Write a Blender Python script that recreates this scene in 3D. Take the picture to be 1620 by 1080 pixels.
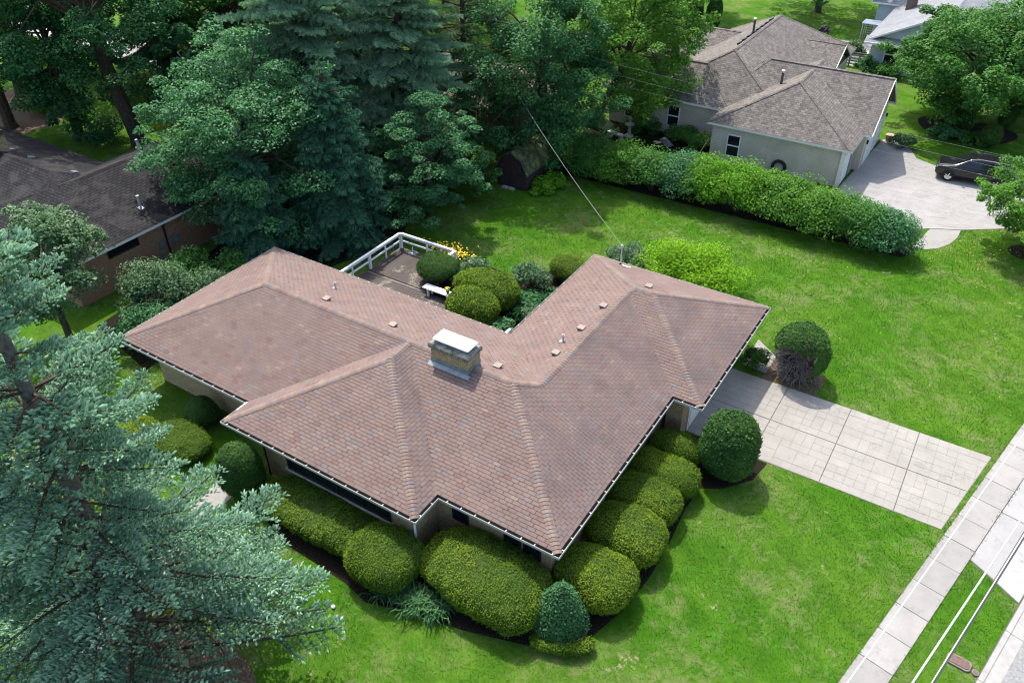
import bpy, bmesh, math, random
import numpy as np
from mathutils import Vector, Matrix, Quaternion

for o in list(bpy.data.objects):
    bpy.data.objects.remove(o, do_unlink=True)
scene = bpy.context.scene
COL = scene.collection
R = math.radians

# ------------------------------------------------------------------ camera
CAM = Vector((7.825, -14.924, 23.712))
YAW, PITCH, ROLL = R(-32.642), R(36.508), R(-0.413)
fw = Vector((math.sin(YAW) * math.cos(PITCH), math.cos(YAW) * math.cos(PITCH), -math.sin(PITCH)))
r0 = Vector((math.cos(YAW), -math.sin(YAW), 0)); u0 = r0.cross(fw)
rt = r0 * math.cos(ROLL) + u0 * math.sin(ROLL)
up = -r0 * math.sin(ROLL) + u0 * math.cos(ROLL)
cam_data = bpy.data.cameras.new('camera')
cam_data.sensor_width = 36.0
cam_data.lens = 1282.53 / 1620.0 * 36.0
cam_data.clip_start = 0.5
cam_data.clip_end = 2000
cam = bpy.data.objects.new('camera', cam_data)
m = Matrix((rt, up, -fw)).transposed().to_4x4(); m.translation = CAM
cam.matrix_world = m
COL.objects.link(cam)
scene.camera = cam

# ------------------------------------------------------------------ light
LDIR = Vector((0.46, -0.40, -1.0)).normalized()
SUN_EL = math.asin(-LDIR.z)
SUN_ROT = math.atan2(-LDIR.x, -LDIR.y)
world = bpy.data.worlds.new('World'); scene.world = world; world.use_nodes = True
nt = world.node_tree; nt.nodes.clear()
sky = nt.nodes.new('ShaderNodeTexSky'); sky.sky_type = 'NISHITA'; sky.sun_disc = False
sky.sun_elevation = SUN_EL; sky.sun_rotation = SUN_ROT
sky.air_density = 1.0; sky.dust_density = 3.0; sky.ozone_density = 1.0
bg = nt.nodes.new('ShaderNodeBackground'); bg.inputs['Strength'].default_value = 0.15
wo = nt.nodes.new('ShaderNodeOutputWorld')
nt.links.new(sky.outputs[0], bg.inputs['Color']); nt.links.new(bg.outputs[0], wo.inputs['Surface'])
sun_d = bpy.data.lights.new('sun', 'SUN'); sun_d.energy = 2.45; sun_d.angle = R(0.6); sun_d.color = (1.0, 0.955, 0.88)
sun = bpy.data.objects.new('sun', sun_d); COL.objects.link(sun)
sun.rotation_mode = 'QUATERNION'; sun.rotation_quaternion = LDIR.to_track_quat('-Z', 'Y'); sun.location = (-30, 30, 60)
scene.view_settings.view_transform = 'Standard'
scene.view_settings.look = 'None'
scene.view_settings.exposure = 1.27
scene.view_settings.gamma = 1.0
scene.view_settings.use_curve_mapping = False
scene.cycles.max_bounces = 6
scene.cycles.diffuse_bounces = 3
scene.cycles.transmission_bounces = 4
scene.cycles.use_denoising = True
scene.cycles.filter_width = 1.1
scene.render.film_transparent = False

# ------------------------------------------------------------------ materials
MATS = {}
def new_mat(name):
    ma = bpy.data.materials.new(name); ma.use_nodes = True
    t = ma.node_tree
    b = t.nodes['Principled BSDF']
    MATS[name] = ma
    return ma, t, b
def N(t, kind, **kw):
    n = t.nodes.new(kind)
    for k, v in kw.items():
        setattr(n, k, v)
    return n
def ramp(t, fac, stops, interp='LINEAR'):
    r = N(t, 'ShaderNodeValToRGB'); r.color_ramp.interpolation = interp
    el = r.color_ramp.elements
    while len(el) < len(stops): el.new(0.5)
    for e, (p, c) in zip(el, stops):
        e.position = p; e.color = (c[0], c[1], c[2], 1)
    t.links.new(fac, r.inputs[0])
    return r.outputs[0]
def noise(t, scale, detail=4, rough=0.6, vec=None, dist=0.0):
    n = N(t, 'ShaderNodeTexNoise'); n.inputs['Scale'].default_value = scale
    n.inputs['Detail'].default_value = detail; n.inputs['Roughness'].default_value = rough
    n.inputs['Distortion'].default_value = dist
    if vec is None:
        g = N(t, 'ShaderNodeNewGeometry'); vec = g.outputs['Position']
    t.links.new(vec, n.inputs['Vector'])
    return n.outputs['Fac']
def mix(t, a, b, fac, mode='MIX'):
    x = N(t, 'ShaderNodeMix', data_type='RGBA', blend_type=mode)
    x.clamp_factor = True
    for i, v in ((0, fac), (6, a), (7, b)):
        if isinstance(v, (int, float)): x.inputs[i].default_value = v
        elif isinstance(v, tuple): x.inputs[i].default_value = (v[0], v[1], v[2], 1)
        else: t.links.new(v, x.inputs[i])
    return x.outputs[2]
def mathn(t, op, a, b=None):
    x = N(t, 'ShaderNodeMath', operation=op)
    for i, v in ((0, a), (1, b)):
        if v is None: continue
        if isinstance(v, (int, float)): x.inputs[i].default_value = v
        else: t.links.new(v, x.inputs[i])
    return x.outputs[0]
def attr(t, name='tint'):
    a = N(t, 'ShaderNodeAttribute'); a.attribute_name = name
    return a.outputs['Fac']
def bump(t, b, h, strength=0.3, dist=0.02):
    n = N(t, 'ShaderNodeBump'); n.inputs['Strength'].default_value = strength; n.inputs['Distance'].default_value = dist
    t.links.new(h, n.inputs['Height']); t.links.new(n.outputs[0], b.inputs['Normal'])

def plain(name, col, rough=0.6, vary=0.15, scale=3.0, metal=0.0, bmp=0.1, bscale=40, spec=0.4):
    ma, t, b = new_mat(name)
    n = noise(t, scale, 5)
    lo = tuple(c * (1 - vary) for c in col); hi = tuple(min(1, c * (1 + vary)) for c in col)
    t.links.new(ramp(t, n, [(0.3, lo), (0.7, hi)]), b.inputs['Base Color'])
    b.inputs['Roughness'].default_value = rough; b.inputs['Metallic'].default_value = metal
    b.inputs['Specular IOR Level'].default_value = spec
    if bmp: bump(t, b, noise(t, bscale, 3), bmp, 0.01)
    return ma

def leaf_mat(name, stops, trans=0.3, rough=0.5, nscale=0.9, namp=0.35, spec=0.12, ttint=(1.0, 1.0, 0.35)):
    """leaf colour from each leaf's own tint plus patches of growth across the plant"""
    ma, t, b = new_mat(name)
    nz = noise(t, nscale, 3)
    f = mathn(t, 'ADD', mathn(t, 'MULTIPLY', attr(t), 1 - namp), mathn(t, 'MULTIPLY', nz, namp))
    c = ramp(t, f, stops)
    t.links.new(c, b.inputs['Base Color'])
    b.inputs['Roughness'].default_value = rough
    b.inputs['Specular IOR Level'].default_value = spec
    if trans > 0:
        tr = N(t, 'ShaderNodeBsdfTranslucent')
        t.links.new(mix(t, c, ttint, 1.0, 'MULTIPLY'), tr.inputs['Color'])
        ms = N(t, 'ShaderNodeMixShader'); ms.inputs[0].default_value = trans
        t.links.new(b.outputs[0], ms.inputs[1]); t.links.new(tr.outputs[0], ms.inputs[2])
        t.links.new(ms.outputs[0], t.nodes['Material Output'].inputs['Surface'])
    return ma

def lawn_mat(name, use_tint):
    ma, t, b = new_mat(name)
    big = noise(t, 0.13, 3, 0.55)
    mid = noise(t, 0.75, 6, 0.68, dist=0.6)
    fine = noise(t, 7.0, 5, 0.75)
    spk = noise(t, 38.0, 3, 0.8)
    f = mathn(t, 'ADD', mathn(t, 'MULTIPLY', mid, 0.55), mathn(t, 'MULTIPLY', fine, 0.25))
    f = mathn(t, 'ADD', f, mathn(t, 'MULTIPLY', spk, 0.2))
    c = ramp(t, f, [(0.30, (0.025, 0.084, 0.007)), (0.44, (0.039, 0.116, 0.008)), (0.55, (0.055, 0.146, 0.010)), (0.68, (0.090, 0.178, 0.020))])
    yl = ramp(t, big, [(0.42, (0, 0, 0)), (0.66, (1, 1, 1))])
    c = mix(t, c, mix(t, c, (1.45, 1.12, 1.5), 1.0, 'MULTIPLY'), yl)
    dry = mathn(t, 'MULTIPLY', noise(t, 0.34, 4, 0.6), noise(t, 2.3, 6, 0.75, dist=1.0))
    dm = ramp(t, dry, [(0.24, (0, 0, 0)), (0.36, (0.70, 0.70, 0.70))])
    sx = N(t, 'ShaderNodeSeparateXYZ'); gg = N(t, 'ShaderNodeNewGeometry'); t.links.new(gg.outputs['Position'], sx.inputs[0])
    ph = mathn(t, 'ADD', mathn(t, 'MULTIPLY', sx.outputs[0], 2.9), mathn(t, 'MULTIPLY', sx.outputs[1], 4.6))
    mow = mathn(t, 'SINE', mathn(t, 'ADD', ph, mathn(t, 'MULTIPLY', noise(t, 0.4, 2), 3.0)))
    c = mix(t, c, ramp(t, mow, [(0.2, (0.94, 0.96, 0.94)), (0.8, (1.06, 1.05, 1.05))]), 1.0, 'MULTIPLY')   # lean of the mown grass
    c = mix(t, c, (0.150, 0.180, 0.062), dm)
    st = ramp(t, mathn(t, 'MULTIPLY', noise(t, 0.5, 2), noise(t, 3.4, 5, 0.8)), [(0.375, (0, 0, 0)), (0.42, (0.8, 0.8, 0.8))])
    c = mix(t, c, (0.30, 0.265, 0.165), st)
    weed = ramp(t, noise(t, 1.7, 5, 0.7), [(0.60, (0, 0, 0)), (0.68, (0.55, 0.55, 0.55))])
    c = mix(t, c, (0.055, 0.225, 0.022), weed)
    if use_tint:
        k = mathn(t, 'ADD', mathn(t, 'MULTIPLY', attr(t), 0.6), 0.72)
        g = N(t, 'ShaderNodeCombineColor')
        for i in range(3): t.links.new(k, g.inputs[i])
        c = mix(t, c, g.outputs[0], 1.0, 'MULTIPLY')
    t.links.new(c, b.inputs['Base Color'])
    b.inputs['Roughness'].default_value = 0.9; b.inputs['Specular IOR Level'].default_value = 0.02
    if not use_tint:
        bump(t, b, mathn(t, 'ADD', fine, spk), 0.6, 0.05)
    return ma

lawn_mat('lawn', False); lawn_mat('grass_blade', True)
plain('joint_pale', (0.235, 0.22, 0.195), 0.95, 0.3, 8)
plain('mulch', (0.016, 0.012, 0.009), 0.95, 0.6, 14, bmp=0.9, bscale=30, spec=0.1)
plain('dirt', (0.13, 0.092, 0.062), 0.95, 0.5, 9, bmp=0.7, bscale=26, spec=0.1)
plain('bark', (0.075, 0.055, 0.042), 0.9, 0.5, 6, bmp=0.9, bscale=18, spec=0.1)
plain('bark_grey', (0.13, 0.115, 0.10), 0.9, 0.45, 7, bmp=0.9, bscale=20, spec=0.1)
plain('twig_dead', (0.22, 0.19, 0.17), 0.9, 0.4, 8, bmp=0)
plain('white_paint', (0.78, 0.78, 0.76), 0.45, 0.05, 4)
plain('cream_trim', (0.72, 0.70, 0.62), 0.5, 0.06, 4)
plain('white_metal', (0.80, 0.81, 0.80), 0.35, 0.05, 5, bmp=0.03)
plain('gutter_white', (0.40, 0.40, 0.39), 0.45, 0.22, 2.2, bmp=0.03)
plain('gutter_debris', (0.030, 0.026, 0.018), 0.95, 0.6, 6)
plain('soffit', (0.34, 0.31, 0.26), 0.7, 0.08, 3)
plain('fascia_brown', (0.10, 0.07, 0.055), 0.7, 0.2, 3)
plain('flashing', (0.20, 0.245, 0.26), 0.45, 0.25, 5, metal=0.3)
plain('galvanised', (0.55, 0.58, 0.60), 0.4, 0.12, 6, metal=0.5)
plain('vent_tan', (0.23, 0.18, 0.145), 0.6, 0.15, 8)
plain('dark_frame', (0.018, 0.018, 0.02), 0.4, 0.2, 6)
plain('shed_wood', (0.040, 0.022, 0.026), 0.8, 0.35, 5, bmp=0.3, bscale=22)
plain('rust_iron', (0.12, 0.075, 0.06), 0.75, 0.4, 9)
plain('rubber', (0.015, 0.015, 0.015), 0.8, 0.2, 9)
plain('car_paint', (0.012, 0.013, 0.016), 0.18, 0.1, 3, metal=0.2, bmp=0, spec=0.6)
plain('chrome', (0.6, 0.61, 0.63), 0.2, 0.05, 4, metal=0.9, bmp=0)
plain('asphalt_old', (0.22, 0.22, 0.215), 0.9, 0.3, 11, bmp=0.5, bscale=60, spec=0.2)
plain('kerb_concrete', (0.31, 0.30, 0.28), 0.85, 0.14, 4, bmp=0.4, bscale=45, spec=0.2)
plain('wire_white', (0.72, 0.73, 0.75), 0.4, 0.05, 2, bmp=0)
plain('wire_dark', (0.05, 0.05, 0.055), 0.5, 0.1, 2, bmp=0)
plain('wire_grey', (0.22, 0.23, 0.24), 0.5, 0.1, 2, bmp=0)
plain('stone_light', (0.42, 0.39, 0.34), 0.85, 0.25, 6, bmp=0.6, bscale=20)
plain('terracotta', (0.45, 0.30, 0.24), 0.8, 0.2, 6)
plain('red_plastic', (0.45, 0.02, 0.02), 0.4, 0.1, 6)
plain('bare_wood', (0.45, 0.30, 0.16), 0.7, 0.2, 6)
plain('grey_wood', (0.20, 0.17, 0.15), 0.85, 0.35, 6, bmp=0.4)
plain('dark_plastic', (0.05, 0.055, 0.06), 0.6, 0.2, 6)
plain('petal_yellow', (0.80, 0.56, 0.008), 0.6, 0.15, 20, bmp=0)
plain('petal_white', (0.8, 0.8, 0.76), 0.6, 0.1, 20, bmp=0)
plain('joint_dark', (0.10, 0.095, 0.08), 0.95, 0.4, 8)
plain('roof_under', (0.055, 0.042, 0.038), 0.95, 0.2, 8)
plain('side_blue', (0.56, 0.62, 0.66), 0.6, 0.05, 3)

def glass_mat(name, col):
    ma, t, b = new_mat(name)
    b.inputs['Base Color'].default_value = (*col, 1); b.inputs['Roughness'].default_value = 0.06
    b.inputs['Specular IOR Level'].default_value = 0.6
    return ma
glass_mat('pane', (0.012, 0.015, 0.018)); glass_mat('pane_car', (0.010, 0.014, 0.015)); glass_mat('pane_light', (0.22, 0.24, 0.25))

def shingle_tab_mat():
    ma, t, b = new_mat('shingle')
    c = ramp(t, attr(t), [(0.0, (0.171, 0.107, 0.092)), (0.10, (0.190, 0.128, 0.109)), (0.34, (0.209, 0.150, 0.126)), (0.5, (0.195, 0.139, 0.120)),
                          (0.76, (0.188, 0.136, 0.122)), (0.88, (0.175, 0.146, 0.139)), (0.94, (0.171, 0.152, 0.152)), (1.0, (0.241, 0.177, 0.139))])
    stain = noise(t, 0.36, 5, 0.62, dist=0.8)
    # painted shade on slopes turned from the sun, mixed with mottled algae staining
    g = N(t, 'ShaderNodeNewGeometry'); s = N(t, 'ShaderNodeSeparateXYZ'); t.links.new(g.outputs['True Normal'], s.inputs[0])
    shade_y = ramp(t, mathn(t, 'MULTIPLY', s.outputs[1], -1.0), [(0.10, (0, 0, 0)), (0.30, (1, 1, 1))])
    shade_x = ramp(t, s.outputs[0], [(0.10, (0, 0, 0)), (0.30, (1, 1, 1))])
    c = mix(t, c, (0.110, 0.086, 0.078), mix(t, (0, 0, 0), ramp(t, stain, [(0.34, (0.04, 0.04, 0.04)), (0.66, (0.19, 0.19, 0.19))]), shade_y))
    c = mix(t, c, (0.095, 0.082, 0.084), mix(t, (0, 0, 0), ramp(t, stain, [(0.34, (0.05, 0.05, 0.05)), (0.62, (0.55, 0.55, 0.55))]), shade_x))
    gr = noise(t, 90, 2, 0.7)
    c = mix(t, c, ramp(t, gr, [(0.3, (0.72, 0.72, 0.72)), (0.7, (1.15, 1.15, 1.15))]), 1.0, 'MULTIPLY')
    soft = noise(t, 1.1, 4)
    c = mix(t, c, ramp(t, soft, [(0.3, (0.86, 0.84, 0.85)), (0.7, (1.08, 1.08, 1.06))]), 1.0, 'MULTIPLY')
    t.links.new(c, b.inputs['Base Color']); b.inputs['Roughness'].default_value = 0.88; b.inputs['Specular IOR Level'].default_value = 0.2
    bump(t, b, gr, 0.35, 0.006)
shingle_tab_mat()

def course_mat(name, c1, c2, gap, stain=None, w=0.34, h=0.15, blot=0.0, dash=0.85, ms=0.012):
    """asphalt shingle courses from the UV map (metres along the eave, metres up the slope)"""
    ma, t, b = new_mat(name)
    uv = N(t, 'ShaderNodeUVMap')
    br = N(t, 'ShaderNodeTexBrick'); br.offset = 0.5; br.squash = 1.0
    br.inputs['Color1'].default_value = (*c1, 1); br.inputs['Color2'].default_value = (*c2, 1); br.inputs['Mortar'].default_value = (*gap, 1)
    br.inputs['Scale'].default_value = 1.0; br.inputs['Mortar Size'].default_value = ms; br.inputs['Mortar Smooth'].default_value = 0.2
    br.inputs['Brick Width'].default_value = w; br.inputs['Row Height'].default_value = h
    t.links.new(uv.outputs[0], br.inputs['Vector'])
    c = br.outputs['Color']
    br2 = N(t, 'ShaderNodeTexBrick'); br2.offset = 0.33
    br2.inputs['Color1'].default_value = (0.62, 0.62, 0.62, 1); br2.inputs['Color2'].default_value = (1.2, 1.2, 1.2, 1); br2.inputs['Mortar'].default_value = (0.9, 0.9, 0.9, 1)
    br2.inputs['Scale'].default_value = 1.0; br2.inputs['Mortar Size'].default_value = 0.002
    br2.inputs['Brick Width'].default_value = w * 0.62; br2.inputs['Row Height'].default_value = h
    t.links.new(uv.outputs[0], br2.inputs['Vector'])
    c = mix(t, c, br2.outputs['Color'], dash, 'MULTIPLY')
    c = mix(t, c, ramp(t, noise(t, 0.8, 5), [(0.3, (0.85, 0.85, 0.85)), (0.7, (1.12, 1.12, 1.12))]), 1.0, 'MULTIPLY')
    if stain:
        c = mix(t, c, stain, ramp(t, noise(t, 0.55, 6, 0.65, dist=1.2), [(0.48, (0, 0, 0)), (0.62, (blot, blot, blot))]))
    t.links.new(c, b.inputs['Base Color']); b.inputs['Roughness'].default_value = 0.9; b.inputs['Specular IOR Level'].default_value = 0.2
    bump(t, b, br.outputs['Fac'], -0.5, 0.02)
course_mat('roof_taupe', (0.195, 0.174, 0.152), (0.155, 0.138, 0.122), (0.082, 0.073, 0.066), h=0.16)
course_mat('roof_slate', (0.026, 0.025, 0.028), (0.019, 0.018, 0.021), (0.005, 0.005, 0.006), (0.068, 0.064, 0.056), h=0.18, blot=0.4, ms=0.03)
course_mat('roof_pale', (0.24, 0.247, 0.262), (0.225, 0.232, 0.247), (0.18, 0.187, 0.20), dash=0.3)
course_mat('roof_brown_far', (0.25, 0.19, 0.155), (0.19, 0.15, 0.125), (0.10, 0.08, 0.07))
course_mat('siding_grey', (0.60, 0.51, 0.41), (0.59, 0.50, 0.40), (0.40, 0.34, 0.27), w=3.6, h=0.11, dash=0.0)
course_mat('siding_blue', (0.52, 0.58, 0.63), (0.51, 0.57, 0.62), (0.40, 0.44, 0.48), w=3.6, h=0.12, dash=0.0)

def masonry(name, c1, c2, mortar, w, h, ms, soot=None):
    ma, t, b = new_mat(name)
    uv = N(t, 'ShaderNodeUVMap')
    br = N(t, 'ShaderNodeTexBrick'); br.offset = 0.5
    br.inputs['Color1'].default_value = (*c1, 1); br.inputs['Color2'].default_value = (*c2, 1); br.inputs['Mortar'].default_value = (*mortar, 1)
    br.inputs['Scale'].default_value = 1.0; br.inputs['Mortar Size'].default_value = ms
    br.inputs['Brick Width'].default_value = w; br.inputs['Row Height'].default_value = h; br.inputs['Bias'].default_value = -0.1
    t.links.new(uv.outputs[0], br.inputs['Vector'])
    c = mix(t, br.outputs['Color'], ramp(t, noise(t, 9, 4), [(0.3, (0.7, 0.7, 0.7)), (0.7, (1.2, 1.2, 1.2))]), 1.0, 'MULTIPLY')
    if soot:
        g = N(t, 'ShaderNodeNewGeometry'); s = N(t, 'ShaderNodeSeparateXYZ'); t.links.new(g.outputs['Position'], s.inputs[0])
        hz = mathn(t, 'ADD', s.outputs[2], mathn(t, 'MULTIPLY', noise(t, 5.0, 4, 0.7), 0.5))
        c = mix(t, c, soot, ramp(t, mathn(t, 'SUBTRACT', hz, 4.9), [(0.30, (0, 0, 0)), (0.52, (0.9, 0.9, 0.9))]))
    t.links.new(c, b.inputs['Base Color']); b.inputs['Roughness'].default_value = 0.9; b.inputs['Specular IOR Level'].default_value = 0.2
    bump(t, b, br.outputs['Fac'], -0.6, 0.015)
masonry('brick_tan', (0.34, 0.235, 0.11), (0.25, 0.155, 0.07), (0.42, 0.36, 0.26), 0.2, 0.068, 0.008, soot=(0.035, 0.032, 0.028))
masonry('brick_red', (0.34, 0.17, 0.095), (0.27, 0.135, 0.078), (0.34, 0.25, 0.18), 0.22, 0.075, 0.008)
masonry('brick_dark', (0.13, 0.085, 0.065), (0.19, 0.12, 0.09), (0.25, 0.2, 0.17), 0.22, 0.075, 0.008)
masonry('limestone', (0.40, 0.30, 0.165), (0.32, 0.24, 0.13), (0.26, 0.20, 0.12), 0.55, 0.16, 0.008)
masonry('stone_veneer', (0.36, 0.35, 0.32), (0.28, 0.27, 0.25), (0.20, 0.19, 0.18), 0.35, 0.14, 0.012)

def concrete(name, col, scale=1.2, tintamp=0.25, stamp=False):
    ma, t, b = new_mat(name)
    k = mathn(t, 'ADD', mathn(t, 'MULTIPLY', attr(t), tintamp), 1 - tintamp / 2)
    g = N(t, 'ShaderNodeCombineColor')
    for i in range(3): t.links.new(k, g.inputs[i])
    c = mix(t, ramp(t, noise(t, scale, 6, 0.65), [(0.3, tuple(v * 0.86 for v in col)), (0.7, tuple(min(1, v * 1.08) for v in col))]), g.outputs[0], 1.0, 'MULTIPLY')
    c = mix(t, c, ramp(t, noise(t, 30, 3), [(0.3, (0.9, 0.9, 0.9)), (0.7, (1.06, 1.06, 1.06))]), 1.0, 'MULTIPLY')
    sp = ramp(t, mathn(t, 'MULTIPLY', noise(t, 0.7, 3), noise(t, 6, 5, 0.7)), [(0.29, (0, 0, 0)), (0.42, (0.6, 0.6, 0.6))])
    c = mix(t, c, tuple(v * 0.62 for v in col), sp)
    t.links.new(c, b.inputs['Base Color']); b.inputs['Roughness'].default_value = 0.85; b.inputs['Specular IOR Level'].default_value = 0.25
    bump(t, b, noise(t, 34, 4, 0.7), 0.25, 0.01)
concrete('concrete_walk', (0.285, 0.273, 0.253)); concrete('concrete_drive', (0.290, 0.272, 0.242), 0.8, 0.03)
concrete('concrete_stamped', (0.30, 0.29, 0.275), 0.9, 0.06); concrete('concrete_apron', (0.31, 0.304, 0.29))

def deck_mat():
    ma, t, b = new_mat('deck_board')
    n = noise(t, 1.1, 5, 0.7, dist=0.4)
    c = mix(t, (0.058, 0.043, 0.037), ramp(t, attr(t), [(0, (0.046, 0.034, 0.030)), (1, (0.078, 0.060, 0.050))]), 0.7)
    peel = ramp(t, mathn(t, 'ADD', mathn(t, 'MULTIPLY', n, 0.7), mathn(t, 'MULTIPLY', noise(t, 16, 4, 0.8), 0.35)), [(0.585, (0, 0, 0)), (0.625, (0.9, 0.9, 0.9))])
    c = mix(t, c, (0.22, 0.19, 0.145), peel)
    t.links.new(c, b.inputs['Base Color']); b.inputs['Roughness'].default_value = 0.8
deck_mat()
def moss_mat():
    ma, t, b = new_mat('moss_roof')
    n = noise(t, 2.6, 6, 0.7)
    t.links.new(ramp(t, n, [(0.38, (0.030, 0.026, 0.022)), (0.52, (0.075, 0.085, 0.03)), (0.66, (0.17, 0.20, 0.065))]), b.inputs['Base Color'])
    b.inputs['Roughness'].default_value = 0.95
    bump(t, b, noise(t, 24, 4), 0.7, 0.03)
moss_mat()

leaf_mat('yew', [(0.0, (0.016, 0.050, 0.006)), (0.30, (0.054, 0.120, 0.009)), (0.58, (0.119, 0.198, 0.012)), (0.86, (0.236, 0.281, 0.018)), (0.95, (0.338, 0.288, 0.050)), (1.0, (0.324, 0.150, 0.030))], 0.15, 0.6, 1.3, 0.45)
leaf_mat('yew_light', [(0.0, (0.020, 0.059, 0.006)), (0.30, (0.068, 0.139, 0.009)), (0.58, (0.147, 0.231, 0.012)), (0.88, (0.281, 0.330, 0.016)), (0.95, (0.362, 0.295, 0.050)), (1.0, (0.325, 0.142, 0.030))], 0.18, 0.6, 1.3, 0.45)
leaf_mat('yew_dark', [(0.0, (0.016, 0.049, 0.012)), (0.45, (0.036, 0.101, 0.019)), (0.75, (0.072, 0.155, 0.026)), (1.0, (0.143, 0.203, 0.042))], 0.12, 0.55, 1.3, 0.45)
leaf_mat('juniper', [(0.0, (0.017, 0.065, 0.029)), (0.45, (0.043, 0.130, 0.047)), (0.8, (0.090, 0.208, 0.072)), (1.0, (0.132, 0.260, 0.104))], 0.15, 0.6, 1.5, 0.35)
leaf_mat('spruce_blue', [(0.0, (0.067, 0.149, 0.090)), (0.35, (0.211, 0.371, 0.248)), (0.70, (0.399, 0.606, 0.434)), (0.93, (0.598, 0.750, 0.551)), (1.0, (0.554, 0.525, 0.275))], 0.33, 0.7, 0.7, 0.25, 0.1, (0.95, 1.0, 0.85))
leaf_mat('spruce_far', [(0.0, (0.114, 0.218, 0.126)), (0.45, (0.231, 0.378, 0.228)), (0.8, (0.377, 0.538, 0.339)), (1.0, (0.502, 0.643, 0.410))], 0.25, 0.7, 0.5, 0.35, 0.1, (0.8, 1.0, 0.75))
leaf_mat('spruce_dark', [(0.0, (0.029, 0.108, 0.065)), (0.5, (0.062, 0.182, 0.105)), (0.85, (0.108, 0.263, 0.142)), (1.0, (0.168, 0.351, 0.135))], 0.25, 0.6, 0.5, 0.35, 0.12, (0.7, 1.0, 0.55))
leaf_mat('pine', [(0.0, (0.054, 0.111, 0.048)), (0.5, (0.108, 0.189, 0.084)), (1.0, (0.192, 0.260, 0.108))], 0.2, 0.6, 0.5, 0.35)
leaf_mat('leaf_dark', [(0.0, (0.026, 0.103, 0.035)), (0.45, (0.051, 0.165, 0.057)), (0.8, (0.089, 0.235, 0.078)), (1.0, (0.144, 0.294, 0.088))], 0.34, 0.5, 0.5, 0.35, 0.15, (0.6, 1.0, 0.4))
leaf_mat('leaf_mid', [(0.0, (0.029, 0.113, 0.022)), (0.45, (0.065, 0.197, 0.039)), (0.8, (0.116, 0.280, 0.053)), (1.0, (0.175, 0.348, 0.068))], 0.38, 0.5, 0.5, 0.35, 0.15)
leaf_mat('leaf_light', [(0.0, (0.045, 0.149, 0.017)), (0.45, (0.095, 0.249, 0.029)), (0.8, (0.158, 0.345, 0.043)), (1.0, (0.228, 0.419, 0.060))], 0.38, 0.5, 0.6, 0.4, 0.15)
leaf_mat('leaf_lime', [(0.0, (0.057, 0.176, 0.010)), (0.45, (0.114, 0.297, 0.018)), (0.8, (0.180, 0.396, 0.030)), (1.0, (0.247, 0.462, 0.050))], 0.35, 0.5, 0.8, 0.4, 0.12)
leaf_mat('leaf_golden', [(0.0, (0.07, 0.20, 0.008)), (0.45, (0.16, 0.36, 0.012)), (0.8, (0.26, 0.46, 0.02)), (1.0, (0.36, 0.52, 0.03))], 0.35, 0.5, 0.8, 0.3, 0.1)
leaf_mat('leaf_silver', [(0.0, (0.03, 0.085, 0.03)), (0.45, (0.065, 0.15, 0.058)), (0.72, (0.14, 0.235, 0.12)), (1.0, (0.36, 0.44, 0.30))], 0.28, 0.5, 1.2, 0.35, 0.2)
leaf_mat('leaf_bluegreen', [(0.0, (0.031, 0.114, 0.043)), (0.45, (0.063, 0.192, 0.072)), (0.8, (0.108, 0.267, 0.106)), (1.0, (0.162, 0.336, 0.139))], 0.32, 0.5, 0.8, 0.35, 0.16, (0.7, 1.0, 0.5))
leaf_mat('leaf_fallen', [(0.0, (0.30, 0.24, 0.05)), (0.6, (0.48, 0.40, 0.08)), (1.0, (0.40, 0.28, 0.14))], 0.1, 0.7)
leaf_mat('strap_leaf', [(0.0, (0.02, 0.07, 0.025)), (0.5, (0.045, 0.13, 0.045)), (1.0, (0.10, 0.22, 0.07))], 0.25, 0.45, 1.0, 0.3)
plain('core_green', (0.036, 0.062, 0.014), 0.95, 0.4, 3, bmp=0.8, bscale=12, spec=0.05)
plain('core_brown', (0.045, 0.034, 0.028), 0.95, 0.4, 3, bmp=0.8, bscale=12, spec=0.05)

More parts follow.
